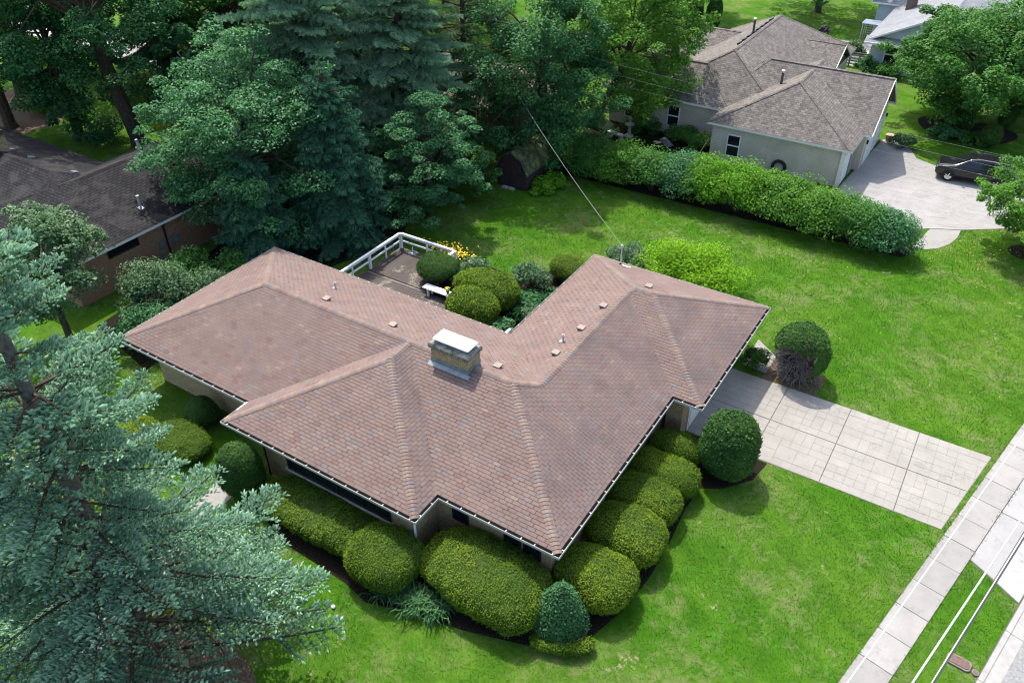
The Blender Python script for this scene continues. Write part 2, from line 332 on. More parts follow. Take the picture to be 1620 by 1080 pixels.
# ------------------------------------------------------------------ builders
OFF = {}
class MB:
    """collects geometry in world metres, builds ONE mesh object"""
    def __init__(s): s.v = []; s.f = []; s.t = []; s.uv = None
    def add(s, vs, fs, tint=0.5):
        b = len(s.v); s.v += [tuple(p) for p in vs]
        for f in fs: s.f.append(tuple(b + i for i in f)); s.t.append(tint)
        return s
    def box(s, x0, x1, y0, y1, z0, z1, tint=0.5):
        return s.add([(x0, y0, z0), (x1, y0, z0), (x1, y1, z0), (x0, y1, z0), (x0, y0, z1), (x1, y0, z1), (x1, y1, z1), (x0, y1, z1)],
                     [(3, 2, 1, 0), (4, 5, 6, 7), (0, 1, 5, 4), (1, 2, 6, 5), (2, 3, 7, 6), (3, 0, 4, 7)], tint)
    def obox(s, c, ax, ay, az, hx, hy, hz, tint=0.5):
        c, ax, ay, az = Vector(c), Vector(ax).normalized(), Vector(ay).normalized(), Vector(az).normalized()
        vs = [c + ax * (i * hx) + ay * (j * hy) + az * (k * hz) for k in (-1, 1) for i, j in ((-1, -1), (1, -1), (1, 1), (-1, 1))]
        return s.add(vs, [(3, 2, 1, 0), (4, 5, 6, 7), (0, 1, 5, 4), (1, 2, 6, 5), (2, 3, 7, 6), (3, 0, 4, 7)], tint)
    def beam(s, a, b, w, h, tint=0.5):
        a, b = Vector(a), Vector(b); d = (b - a)
        side = d.cross(Vector((0, 0, 1)))
        if side.length < 1e-5: side = Vector((1, 0, 0))
        side.normalize(); upv = side.cross(d).normalized()
        return s.obox((a + b) / 2, d, side, upv, d.length / 2, w / 2, h / 2, tint)
    def prism(s, poly, z0, z1, tint=0.5):
        n = len(poly); area = sum(poly[i][0] * poly[(i + 1) % n][1] - poly[(i + 1) % n][0] * poly[i][1] for i in range(n))
        if area < 0: poly = poly[::-1]
        vs = [(p[0], p[1], z0) for p in poly] + [(p[0], p[1], z1) for p in poly]
        fs = [tuple(range(n))[::-1], tuple(range(n, 2 * n))] + [(i, (i + 1) % n, n + (i + 1) % n, n + i) for i in range(n)]
        return s.add(vs, fs, tint)
    def tube(s, pts, rad, n=8, tint=0.5, cap=True):
        pts = [Vector(p) for p in pts]
        if isinstance(rad, (int, float)): rad = [rad] * len(pts)
        b = len(s.v); ref = None
        for i, p in enumerate(pts):
            d = (pts[min(i + 1, len(pts) - 1)] - pts[max(i - 1, 0)])
            d.normalize()
            if ref is None: ref = Vector((1, 0, 0)) if abs(d.x) < 0.8 else Vector((0, 1, 0))
            x = (ref - d * ref.dot(d)).normalized(); ref = x; y = d.cross(x)
            for k in range(n):
                a = 2 * math.pi * k / n
                s.v.append(tuple(p + (x * math.cos(a) + y * math.sin(a)) * rad[i]))
        for i in range(len(pts) - 1):
            for k in range(n):
                s.f.append((b + i * n + k, b + i * n + (k + 1) % n, b + (i + 1) * n + (k + 1) % n, b + (i + 1) * n + k)); s.t.append(tint)
        if cap:
            s.f.append(tuple(b + k for k in range(n))[::-1]); s.t.append(tint)
            s.f.append(tuple(b + (len(pts) - 1) * n + k for k in range(n))); s.t.append(tint)
        return s
    def lathe(s, c, prof, n=16, tint=0.5):
        b = len(s.v)
        for r, z in prof:
            for k in range(n):
                a = 2 * math.pi * k / n; s.v.append((c[0] + r * math.cos(a), c[1] + r * math.sin(a), c[2] + z))
        for i in range(len(prof) - 1):
            for k in range(n):
                s.f.append((b + i * n + k, b + i * n + (k + 1) % n, b + (i + 1) * n + (k + 1) % n, b + (i + 1) * n + k)); s.t.append(tint)
        s.f.append(tuple(b + (len(prof) - 1) * n + k for k in range(n))); s.t.append(tint)
        return s
    def build(s, name, mat, parent=None, smooth=False, uv=None):
        off = OFF.get(parent.name, Vector((0, 0, 0))) if parent else Vector((0, 0, 0))
        me = bpy.data.meshes.new(name)
        me.from_pydata([(p[0] - off.x, p[1] - off.y, p[2] - off.z) for p in s.v], [], s.f)
        at = me.attributes.new('tint', 'FLOAT', 'FACE'); at.data.foreach_set('value', np.array(s.t, dtype=np.float32))
        if smooth: me.polygons.foreach_set('use_smooth', [True] * len(me.polygons))
        if uv: plane_uv(me, s.v)
        me.materials.append(MATS[mat]); me.update()
        o = bpy.data.objects.new(name, me); COL.objects.link(o)
        if parent: o.parent = parent; OFF[o.name] = off
        return o
def plane_uv(me, wv):
    """metres along the horizontal of each face / metres up its slope"""
    lay = me.uv_layers.new(name='UVMap')
    for p in me.polygons:
        n = p.normal
        if abs(n.z) > 0.999: e = Vector((1, 0, 0))
        else: e = Vector((-n.y, n.x, 0)).normalized()
        u_ = n.cross(e).normalized()
        for li in p.loop_indices:
            q = Vector(wv[me.loops[li].vertex_index]); lay.data[li].uv = (q.dot(e), q.dot(u_))

def thing(name, label, cat, loc, group=None):
    o = bpy.data.objects.new(name, None); COL.objects.link(o); o.location = loc; o.empty_display_size = 0.3
    OFF[o.name] = Vector(loc); o['label'] = label; o['category'] = cat
    if group: o['group'] = group
    return o
def tag(o, label, cat, group=None):
    o['label'] = label; o['category'] = cat
    if group: o['group'] = group
    return o
def struct(o): o['kind'] = 'structure'; return o
def stuff(o): o['kind'] = 'stuff'; return o

def offset_poly(poly, d):
    """inward offset of a counter-clockwise polygon"""
    n = len(poly); out = []
    for i in range(n):
        p0, p1, p2 = Vector(poly[i - 1]), Vector(poly[i]), Vector(poly[(i + 1) % n])
        a = (p1 - p0).normalized(); b = (p2 - p1).normalized()
        na, nb = Vector((-a.y, a.x)), Vector((-b.y, b.x))
        k = 1 + na.dot(nb)
        q = p1 + (na + nb) * (d / k); out.append((q.x, q.y))
    return out
def ring(mb, outer, inner, i, z0, z1, tint=0.5):
    n = len(outer); j = (i + 1) % n
    return mb.prism([outer[i], outer[j], inner[j], inner[i]], z0, z1, tint)
def clip(poly, a, b):
    """keep the part of a 2-D polygon on the left of a->b"""
    out = []; n = len(poly); ex, ey = b[0] - a[0], b[1] - a[1]
    def side(p): return ex * (p[1] - a[1]) - ey * (p[0] - a[0])
    for i in range(n):
        p, q = poly[i], poly[(i + 1) % n]; sp, sq = side(p), side(q)
        if sp >= 0: out.append(p)
        if (sp > 0 and sq < 0) or (sp < 0 and sq > 0):
            k = sp / (sp - sq); out.append((p[0] + (q[0] - p[0]) * k, p[1] + (q[1] - p[1]) * k))
    return out
def clip_convex(poly, region):
    n = len(region)
    for i in range(n):
        poly = clip(poly, region[i], region[(i + 1) % n])
        if len(poly) < 3: return []
    return poly
def ccw(p):
    a = sum(p[i][0] * p[(i + 1) % len(p)][1] - p[(i + 1) % len(p)][0] * p[i][1] for i in range(len(p)))
    return p if a > 0 else p[::-1]
def area(p): return abs(sum(p[i][0] * p[(i + 1) % len(p)][1] - p[(i + 1) % len(p)][0] * p[i][1] for i in range(len(p)))) / 2
def inside(x, y, poly):
    n = len(poly); r = np.zeros(np.shape(x), bool); j = n - 1
    for i in range(n):
        xi, yi = poly[i]; xj, yj = poly[j]
        c = ((yi > y) != (yj > y)) & (x < (xj - xi) * (y - yi) / (yj - yi + 1e-12) + xi)
        r ^= c; j = i
    return r
def pieces(items, name, mat, parent, limit=300, rest=None):
    """items: (distance, verts, faces, tint); the nearest become parts, the others one joined part"""
    items = sorted(items, key=lambda q: q[0])
    for d, vs, fs, tn in items[:limit]:
        MB().add(vs, fs, tn).build(name, mat, parent)
    if len(items) > limit:
        mb = MB()
        for d, vs, fs, tn in items[limit:]: mb.add(vs, fs, tn)
        stuff(mb.build(rest or name + '_field', mat, parent))

# ------------------------------------------------------------------ ground
rnd = random.Random(7)
struct(MB().add([(-300, -120, 0), (220, -120, 0), (220, 320, 0), (-300, 320, 0)], [(0, 1, 2, 3)]).build('ground', 'lawn'))
DRIVE = (1.0, 10.45, 10.56, 15.72)
SWD = Vector((0.2142, 0.9768))            # direction of the street
def sw(x_at0, y, side):                    # point on a line parallel to the street
    return (x_at0 + SWD.x / SWD.y * y, y)
SW_L, SW_R = 8.29, 9.40                    # x of the walk's edges at y = 0
def sp(u_, w):                             # street coordinates: u_ metres along, w metres across (0 = left edge of the walk)
    return (SW_L + SWD.x * u_ + SWD.y * w, SWD.y * u_ - SWD.x * w)
def spoly(u0_, u1_, w0, w1): return [sp(u0_, w0), sp(u0_, w1), sp(u1_, w1), sp(u1_, w0)]
WALK_W = 1.12
walk = struct(MB().prism(spoly(-14, 60, 0, WALK_W), -0.05, 0.006).build('sidewalk', 'joint_dark'))
u_ = -13.9; k = 0
while u_ < 59:
    ln = 1.36
    g = 0.011
    MB().prism(spoly(u_ + g, u_ + ln - g, 0.008, WALK_W - 0.008), 0.0, 0.024 + rnd.uniform(0, 0.012), rnd.random()).build('paving_slab', 'concrete_walk', walk)
    u_ += ln
# apron between walk and kerb, in front of the drive
apron = struct(MB().prism([sp(10.1, WALK_W + 0.005), sp(9.35, 3.0), sp(17.6, 3.0), sp(16.4, WALK_W + 0.005)], -0.05, 0.008).build('driveway_apron', 'joint_dark'))
for (a0, a1, b0, b1, w0, w1) in ((10.12, 13.2, 9.8, 13.2, 1.14, 2.05), (13.24, 16.4, 13.24, 17.0, 1.14, 2.05), (9.78, 13.2, 9.4, 13.2, 2.08, 3.0), (13.24, 17.02, 13.24, 17.5, 2.08, 3.0)):
    MB().prism([sp(a0, w0), sp(b0, w1), sp(b1, w1), sp(a1, w0)], 0.0, 0.022, rnd.random()).build('paving_slab', 'concrete_apron', apron)
kerb = struct(MB().prism(spoly(-14, 60, 3.02, 3.05), -0.1, 0.02).build('kerb', 'joint_dark'))
u_ = -14.0
while u_ < 58:
    if not (9.2 < u_ + 1.2 < 18.0):
        MB().prism(spoly(u_ + 0.01, u_ + 2.43, 3.055, 3.22), -0.12, 0.035, rnd.random()).build('kerb_stone', 'kerb_concrete', kerb)
    MB().prism(spoly(u_ + 0.01, u_ + 2.43, 3.225, 3.62), -0.12, -0.02 + 0.028, rnd.random()).build('gutter_slab', 'kerb_concrete', kerb)
    u_ += 2.44
struct(MB().prism(spoly(-14, 60, 3.62, 11.0), -0.2, 0.004).build('road', 'asphalt_old'))

# stamped driveway: ashlar stones between control joints
drive = struct(MB().prism([(0.26, DRIVE[2]), (10.44, DRIVE[2]), (11.52, 15.72), (0.26, 15.72)], -0.05, 0.008).build('driveway', 'joint_pale'))
items = []
U_ = 0.42
right_edge = lambda y: 10.44 + (y - 10.56) * (1.08 / 5.16)
for (cx0, cx1) in ((0.28, 3.095), (3.125, 5.895), (5.925, 8.715), (8.745, 11.5)):
    for (cy0, cy1) in ((10.57, 13.125), (13.155, 15.71)):
        nx, ny = int(round((cx1 - cx0) / U_)), int(round((cy1 - cy0) / U_))
        ux, uy = (cx1 - cx0) / nx, (cy1 - cy0) / ny
        used = set()
        for i in range(nx):
            for j in range(ny):
                if (i, j) in used: continue
                w, h = rnd.choice([(1, 1), (2, 1), (1, 2), (2, 2), (2, 1), (1, 1)])
                while any((i + a, j + b) in used or i + a >= nx or j + b >= ny for a in range(w) for b in range(h)):
                    if w > 1: w -= 1
                    elif h > 1: h -= 1
                    else: break
                for a in range(w):
                    for b in range(h): used.add((i + a, j + b))
                g = 0.0055
                poly = [(cx0 + i * ux + g, cy0 + j * uy + g), (cx0 + (i + w) * ux - g, cy0 + j * uy + g), (cx0 + (i + w) * ux - g, cy0 + (j + h) * uy - g), (cx0 + i * ux + g, cy0 + (j + h) * uy - g)]
                poly = clip(poly, (right_edge(10) - 0.02, 10), (right_edge(16) - 0.02, 16))
                if len(poly) < 3 or area(poly) < 0.004: continue
                poly = ccw(poly); n = len(poly); z1 = 0.020 + rnd.uniform(0, 0.005)
                vs = [(p[0], p[1], 0.0) for p in poly] + [(p[0], p[1], z1) for p in poly]
                fs = [tuple(range(n, 2 * n))] + [(q, (q + 1) % n, n + (q + 1) % n, n + q) for q in range(n)]
                items.append(((Vector(vs[0]) - CAM).length, vs, fs, rnd.random()))
pieces(items, 'paving_stone', 'concrete_drive', drive)
for (x0, x1, y0, y1) in ((3.098, 3.122, 10.57, 15.7), (5.898, 5.922, 10.57, 15.7), (8.718, 8.742, 10.57, 15.7), (0.3, 3.09, 13.128, 13.152), (3.13, 5.89, 13.128, 13.152), (5.93, 8.71, 13.128, 13.152), (8.75, 10.9, 13.128, 13.152)):
    MB().box(x0, x1, y0, y1, 0.0, 0.0105).build('joint_filler', 'joint_dark', drive)
# neighbour's stamped drive: irregular flags
NDRV = [(-0.35, 37.9), (-0.2, 33.9), (2.6, 32.6), (4.6, 34.0), (5.75, 34.95), (7.4, 35.75), (10.6, 38.0), (17, 41.0), (17, 47.5), (9.8, 45.9), (4.36, 44.75), (3.1, 45.3), (2.5, 46.6), (1.9, 47.6), (0.87, 48.0), (0.3, 47.5)]
nd = struct(MB().prism(NDRV, -0.05, 0.008).build('driveway', 'joint_dark'))
items = []
gx, gy = 0.95, 0.8
def jit(i, j):
    q = random.Random(i * 7919 + j * 104729 + 5)
    return (-2 + (i + (0.5 if j % 2 else 0)) * gx + q.uniform(-0.3, 0.3), 29.5 + j * gy + q.uniform(-0.24, 0.24))
for i in range(0, 21):
    for j in range(0, 24):
        a, b, c, d = jit(i, j), jit(i + 1, j), jit(i + 1, j + 1), jit(i, j + 1)
        poly = ccw([a, b, c, d]); cx = sum(p[0] for p in poly) / 4; cy = sum(p[1] for p in poly) / 4
        if not all(inside(np.array([p[0]]), np.array([p[1]]), NDRV)[0] for p in poly): continue
        poly = [(cx + (p[0] - cx) * 0.982, cy + (p[1] - cy) * 0.982) for p in poly]
        z1 = 0.02 + rnd.uniform(0, 0.006)
        vs = [(p[0], p[1], 0.0) for p in poly] + [(p[0], p[1], z1) for p in poly]
        items.append(((Vector(vs[0]) - CAM).length, vs, [(4, 5, 6, 7)] + [(q, (q + 1) % 4, 4 + (q + 1) % 4, 4 + q) for q in range(4)], rnd.random()))
struct(MB().prism(offset_poly(ccw(NDRV), 0.03), 0.0, 0.017, 0.5).build('driveway_border', 'concrete_stamped'))
pieces(items, 'paving_stone', 'concrete_stamped', nd)
struct(MB().prism([(5.3, 32.0), (5.55, 33.4), (5.78, 34.93), (7.38, 35.70), (7.35, 34.7), (7.1, 33.6), (6.6, 32.7), (6.0, 32.2)], -0.02, 0.012).build('path', 'concrete_walk'))
# paths
fp = struct(MB().prism([(-14.75, -1.0), (-13.4, -1.0), (-13.2, -3.4), (-11.9, -8.2), (-11.2, -14), (-12.4, -14), (-13.0, -8.5), (-14.2, -3.3)], -0.02, 0.010).build('front_path', 'concrete_walk'))
struct(MB().prism([(0.75, 16.3), (1.9, 16.2), (1.9, 17.7), (0.75, 18.6)], -0.02, 0.012).build('side_path', 'concrete_walk'))
# planting beds
BED = [(-12.5, -0.3), (-12.4, -2.2), (-9.72, -2.94), (-8.27, -3.0), (-6.76, -3.08), (-5.68, -3.3), (-4.33, -2.9), (-2.02, -2.36), (0.19, -1.66), (1.45, -0.62), (1.95, 1.1), (2.15, 2.8), (2.12, 4.58), (1.98, 6.4), (2.02, 7.75), (2.8, 8.2), (3.65, 9.3), (3.85, 10.5), (0.25, 10.5), (-0.6, 9.0), (-0.6, 0.6), (-5.4, 0.6), (-5.4, -0.7)]
struct(MB().prism(BED, -0.02, 0.012).build('planting_bed', 'mulch'))
struct(MB().prism([(-16, 9.0), (-7.4, 9.0), (-7.4, 20.0), (-10, 20.2), (-12.5, 17.2), (-15, 17.4), (-16, 16)], -0.02, 0.010).build('planting_bed', 'mulch'))
struct(MB().prism([(1.8, 15.75), (4.3, 15.75), (4.4, 17.2), (3.2, 18.2), (1.9, 17.8)], -0.02, 0.010).build('planting_bed', 'dirt'))
struct(MB().prism([(-18.3, 30.0), (-8, 30.25), (5.0, 30.5), (5.6, 31.5), (4.0, 33.6), (-9, 34.2), (-18.3, 34.2)], -0.02, 0.010).build('planting_bed', 'mulch'))
struct(MB().prism([(-19, 34.3), (-9.8, 34.3), (-9.8, 40.4), (-19, 40.4)], -0.02, 0.008).build('planting_bed', 'mulch'))
struct(MB().prism([(-28, 2), (-22.9, 1.0), (-22.9, 9.5), (-20.4, 17), (-24, 24), (-36, 27), (-38, 16), (-29.5, 14)], -0.02, 0.008).build('planting_bed', 'mulch'))
ang = [i / 22 * 2 * math.pi for i in range(22)]
struct(MB().prism([(-8.6 + (2.6 + 0.25 * math.sin(3 * a)) * math.cos(a), -9.2 + (2.6 + 0.3 * math.cos(2 * a)) * math.sin(a)) for a in ang], -0.02, 0.009).build('tree_bed', 'dirt'))
struct(MB().prism([(5.2 + (3.4 + 0.3 * math.sin(3 * a)) * math.cos(a), 52.6 + (2.6 + 0.3 * math.cos(2 * a)) * math.sin(a)) for a in ang], -0.02, 0.009).build('tree_bed', 'mulch'))
struct(MB().prism([(-62 + (7 + math.sin(3 * a)) * math.cos(a), 15 + (6 + math.cos(2 * a)) * math.sin(a)) for a in ang], -0.02, 0.009).build('tree_bed', 'dirt'))
struct(MB().prism([(10.9 + 0.9 * math.cos(a), 34.8 + 0.9 * math.sin(a)) for a in ang], -0.02, 0.009).build('tree_bed', 'mulch'))
# far street at the upper left
struct(MB().prism([(-90, 30.5), (-50, 30.0), (-50, 35.5), (-90, 36.5)], -0.02, 0.012).build('far_road', 'concrete_apron'))
struct(MB().prism([(-13.5, 63.5), (-5.5, 63.5), (-5.5, 71), (-13.5, 71)], -0.02, 0.012).build('patio', 'concrete_apron'))

# ------------------------------------------------------------------ the brown hip-roofed house
ZE, PT = 2.6, 0.4028
W1, LA, W2, YD, XE, YF = 9.54, 22.5, 8.0, 17.65, 1.2, 9.22
XK, XJ, YK = -14.365, -4.825, -1.30
XM = (XK + XJ) / 2
def hgt(x, y):
    return max(min(y, W1 - y, -x, x + LA), min(x - XK, XJ - x, y - YK, W1 - y), min(-x, x + W2, YD - y, y), min(y - YF, YD - y, XE - x, x + W2))
def rz(x, y): return ZE + PT * hgt(x, y)
house = thing('ranch_house', 'single-storey tan stone house under the big brown shingled hip roof with a white-capped chimney', 'house', (-8, 4, 0))
A_, B_, C_, D_, E_, F_, G_, H_ = (-LA, 0), (-LA, W1), (-W2, W1), (-W2, YD), (XE, YD), (XE, YF), (0, YF), (0, 0)
I_, J_, K_, L_ = (XJ, 0), (XJ, YK), (XK, YK), (XK, 0)
P1, R1, R2 = (-LA + W1 / 2, W1 / 2), (-W1 / 2, W1 / 2), (-W2 / 2, W1 - W2 / 2)
MJ, PJ, V_ = (XM, W1 / 2), (XM, YK + W1 / 2), (-4.0, YF + 4.0)
GL, GR = (-W2 + 4.215, YF + 4.215), (XE - 4.215, YF + 4.215)
# (inward plan normal, a point of the eave, convex plan polygons)
FACES = [((0, 1), A_, [[A_, L_, MJ, P1], [I_, H_, R1, MJ]]), ((1, 0), A_, [[A_, P1, B_]]), ((0, -1), B_, [[B_, P1, R1, R2, C_]]),
         ((-1, 0), H_, [[H_, G_, V_, R2], [H_, R2, R1]]), ((1, 0), C_, [[C_, R2, V_, D_], [V_, GL, D_]]), ((0, 1), G_, [[G_, F_, GR, GL, V_]]),
         ((-1, 0), E_, [[F_, E_, GR]]), ((0, -1), E_, [[E_, D_, GL, GR]]), ((1, 0), K_, [[K_, PJ, MJ, L_]]), ((0, 1), K_, [[K_, J_, PJ]]), ((-1, 0), J_, [[J_, I_, MJ, PJ]])]
mb = MB()
for nrm, o, polys in FACES:
    for p in polys:
        p = clip(ccw(p), *((Vector(o) + Vector(nrm) * 0.12 + Vector((-nrm[1], nrm[0])) * s_) for s_ in (1, -1)))
        mb.add([(q[0], q[1], rz(*q) - 0.004) for q in p], [tuple(range(len(p)))])
roof = mb.build('roof', 'roof_under', house)
EXP = 0.140; DD = EXP / math.hypot(1, PT); TW = 0.305
items = []
for nrm, o, polys in FACES:
    n = Vector(nrm); e = Vector((n.y, -n.x)); ov = Vector(o)
    slope = Vector((n.x, n.y, PT)).normalized(); nz = Vector((-n.x * PT, -n.y * PT, 1)).normalized()
    for p in polys:
        ss = [(Vector(q) - ov).dot(e) for q in p]; ds = [(Vector(q) - ov).dot(n) for q in p]
        reg = ccw([(a, b) for a, b in zip(ss, ds)])
        k = 0
        while 0.115 + k * DD < max(ds):
            d0 = 0.115 + k * DD; d1 = d0 + DD
            s0 = math.floor(min(ss) / TW) * TW + (TW / 2 if k % 2 else 0) - TW
            while s0 < max(ss):
                j = rnd.uniform(-0.006, 0.006); g = 0.008
                poly = [(s0 + g + j, d0), (s0 + TW - g + j, d0), (s0 + TW - g + j, d1 - 0.008), (s0 + g + j, d1 - 0.008)]
                s0 += TW
                poly = clip_convex(poly, reg)
                if len(poly) < 3 or area(poly) < 0.0025: continue
                lift = rnd.uniform(0.0, 0.004)
                m_ = len(poly); top = []; bot = []
                for (s_, d_) in poly:
                    q = ov + e * s_ + n * d_; base = Vector((q.x, q.y, ZE + PT * d_))
                    top.append(base + nz * (0.020 + lift - 0.012 * (d_ - d0) / DD)); bot.append(base + nz * -0.002)
                vs = [tuple(v) for v in bot + top]
                fs = [tuple(range(m_, 2 * m_))] + [(q, (q + 1) % m_, m_ + (q + 1) % m_, m_ + q) for q in range(m_)]
                # orientation: make the top face look up
                a, b, c = top[0], top[1], top[2]
                if (b - a).cross(c - a).z < 0: fs = [f[::-1] for f in fs]
                key = (Vector(vs[0]) - CAM).length + (1000 if (Vector(vs[0]) - CAM).dot(nz) > 0 else 0)
                items.append((key, vs, fs, rnd.random() if rnd.random() < 0.55 else rnd.uniform(0.4, 0.75)))
            k += 1
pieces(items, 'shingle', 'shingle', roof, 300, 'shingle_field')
# ridge and hip caps
items = []
for a, b in ((A_, P1), (B_, P1), (H_, R1), (R2, R1), (K_, PJ), (J_, PJ), (D_, GL), (E_, GR), (F_, GR), (P1, R1), (PJ, MJ), (R2, V_), (V_, GL), (GL, GR)):
    pa, pb = Vector((*a, rz(*a))), Vector((*b, rz(*b))); d = (pb - pa); L = d.length; d.normalize()
    pl = Vector((d.x, d.y)).normalized(); sd = Vector((-pl.y, pl.x))
    t0 = 0.16 if abs(pa.z - ZE) < 0.01 else 0.0
    while t0 < L - 0.02:
        t1 = min(t0 + 0.145, L)
        ring_ = []
        for (t_, li) in ((t0, 0.042), (t1, 0.024)):
            c0 = pa + d * t_
            row = []
            for w in (-0.155, -0.05, 0.05, 0.155):
                q = Vector((c0.x, c0.y)) + sd * w
                z = max(rz(q.x, q.y), c0.z - 0.30) if abs(w) > 0.06 else c0.z - 0.008
                row.append((q.x, q.y, z + li))
            ring_.append(row)
        vs = ring_[0] + ring_[1] + [(q[0], q[1], q[2] - 0.028) for q in ring_[0]]
        fs = [(0, 1, 5, 4), (1, 2, 6, 5), (2, 3, 7, 6), (8, 9, 1, 0), (9, 10, 2, 1), (10, 11, 3, 2)]
        if (Vector(vs[1]) - Vector(vs[0])).cross(Vector(vs[4]) - Vector(vs[0])).z < 0: fs = [f[::-1] for f in fs]
        items.append(((c0 - CAM).length, vs, fs, rnd.choice((0.34, 1.0, 0.99, 0.97, 0.95, 0.3))))  # tan caps tinted paler to paint the light their upturned tops catch
        t0 += 0.145
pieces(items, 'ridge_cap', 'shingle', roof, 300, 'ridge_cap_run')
# gutters, fascia, soffit, walls
EAVE = [A_, L_, K_, J_, I_, H_, G_, F_, E_, D_, C_, B_]
o0, o1, o2, o3, o4 = EAVE, offset_poly(EAVE, 0.014), offset_poly(EAVE, 0.115), offset_poly(EAVE, 0.14), offset_poly(EAVE, 1.0)
hang = MB()
for i in range(len(EAVE)):
    g = MB(); ring(g, o0, o1, i, ZE - 0.10, ZE + 0.012); ring(g, o1, o2, i, ZE - 0.10, ZE - 0.088)
    gu = g.build('gutter', 'gutter_white', house)
    ring(MB(), o1, o2, i, ZE - 0.086, ZE - 0.045).build('leaf_litter', 'gutter_debris', gu)
    ring(MB(), o2, o3, i, ZE - 0.16, ZE + 0.03).build('fascia', 'fascia_brown', house)
    ring(MB(), o3, o4, i, ZE - 0.15, ZE - 0.13).build('soffit', 'soffit', house)
    a, b = Vector(EAVE[i]), Vector(EAVE[(i + 1) % len(EAVE)]); L = (b - a).length; d = (b - a).normalized(); n = Vector((-d.y, d.x))
    t_ = 0.35
    while t_ < L - 0.2:
        p = a + d * t_
        q = p + n * 0.11
        hang.obox(((p.x + q.x) / 2, (p.y + q.y) / 2, ZE + 0.008), (d.x, d.y, 0), (n.x, n.y, 0), (0, 0, 1), 0.014, 0.055, 0.009)
        t_ += rnd.uniform(0.52, 0.68)
stuff(hang.build('gutter_hangers', 'cream_trim', house))
WALL = [(-LA + 1.0, 1.0), (-12.75, 1.0), (-12.75, YK + 0.55), (XJ - 0.58, YK + 0.55), (XJ - 0.58, 0.6), (-0.6, 0.6), (-0.6, YF + 0.6), (XE - 0.95, YF + 0.6), (XE - 0.95, YD - 0.6), (-W2 + 0.6, YD - 0.6), (-W2 + 0.6, W1 - 0.6), (-LA + 1.0, W1 - 0.6)]
wi = offset_poly(WALL, 0.22)
for i in range(len(WALL)):
    ring(MB(), WALL, wi, i, -0.05, ZE - 0.14).build('wall', 'limestone', house, uv=True)
def window(parent, c, along, out, w, h, panes=1, frame='white_paint', fr=0.06, rail=False, pane='pane'):
    """framed window proud of the wall; along / out are horizontal unit vectors"""
    c, al, ou = Vector(c), Vector((*along, 0)), Vector((*out, 0)); z = Vector((0, 0, 1))
    f = MB(); d = 0.05
    for s in (-1, 1): f.obox(c + al * (s * (w / 2 - fr / 2)), al, ou, z, fr / 2, d, h / 2)
    for s in (-1, 1): f.obox(c + z * (s * (h / 2 - fr / 2)), al, ou, z, w / 2 - fr - 0.001, d - 0.002, fr / 2)
    for k in range(1, panes): f.obox(c + al * (-w / 2 + w * k / panes), al, ou, z, fr / 2, d - 0.004, h / 2 - fr - 0.001)
    if rail: f.obox(c, al, ou, z, w / 2 - fr - 0.001, d - 0.006, fr / 2)
    win = f.build('window', frame, parent)
    for k in range(panes):
        cc = c + al * (-w / 2 + w * (k + 0.5) / panes)
        if rail:
            for s in (-1, 1): MB().obox(cc + z * (s * h / 4), al, ou, z, w / panes / 2 - fr * 0.6, 0.012, h / 4 - fr * 0.8).build('pane', pane, win)
        else: MB().obox(cc, al, ou, z, w / panes / 2 - fr * 0.6, 0.012, h / 2 - fr * 0.6).build('pane', pane, win)
    return win
yw = YK + 0.55
window(house, (-9.0, yw, 1.72), (1, 0), (0, -1), 5.1, 1.15, 4, 'dark_frame')
MB().box(-11.7, -6.35, yw - 0.09, yw - 0.001, 1.05, 1.13).build('window_sill', 'stone_light', house)
for cx in (-4.35, -2.15, -1.35):
    window(house, (cx, 0.6, 1.72), (1, 0), (0, -1), 0.7, 1.15, 1, 'dark_frame')
window(house, (-17.5, 1.0, 1.72), (1, 0), (0, -1), 2.0, 1.1, 2, 'dark_frame')
window(house, (-0.6, 2.4, 1.72), (0, 1), (1, 0), 1.6, 1.1, 2, 'dark_frame'); window(house, (-0.6, 6.0, 1.72), (0, 1), (1, 0), 1.6, 1.1, 2, 'dark_frame')
gd = MB().box(XE - 0.95, XE - 0.90, 10.55, 15.7, 0.02, 2.15).build('garage_door', 'cream_trim', house)
for k in range(4):
    for j in range(4): MB().box(XE - 0.90, XE - 0.88, 10.7 + j * 1.26, 11.8 + j * 1.26, 0.1 + k * 0.52, 0.5 + k * 0.52).build('door_panel', 'cream_trim', gd)
fd = MB().box(-14.0, -13.0, 0.92, 0.998, 0.05, 2.1).build('front_door', 'bare_wood', house); MB().lathe((-13.15, 0.86, 1.05), [(0.03, -0.03), (0.03, 0.03)], 8).build('door_handle', 'chrome', fd)
def downspout(parent, x, y, ox, oy, mat='white_metal'):
    MB().tube([(x, y, ZE - 0.1), (x + ox, y + oy, ZE - 0.45), (x + ox, y + oy, 0.25), (x + ox * 0.2, y + oy * 0.2, 0.08)], 0.045, 6).build('downspout', mat, parent)
downspout(house, XK + 0.25, 0.05, 0.4, 0.45); downspout(house, -12.7, yw + 0.52, 0.0, -0.6, 'dark_frame'); downspout(house, 0.05, YF + 0.05, -0.5, 0.45, 'dark_frame')
downspout(house, XJ - 0.1, YK + 0.1, -0.4, 0.4)
for (x, y) in ((XK + 0.06, -0.18), (-W2 - 0.14, W1 + 0.06)):
    MB().box(x - 0.05, x + 0.07, y - 0.3, y + 0.25, ZE + 0.014, ZE + 0.022).build('gutter_guard', 'white_metal', house)
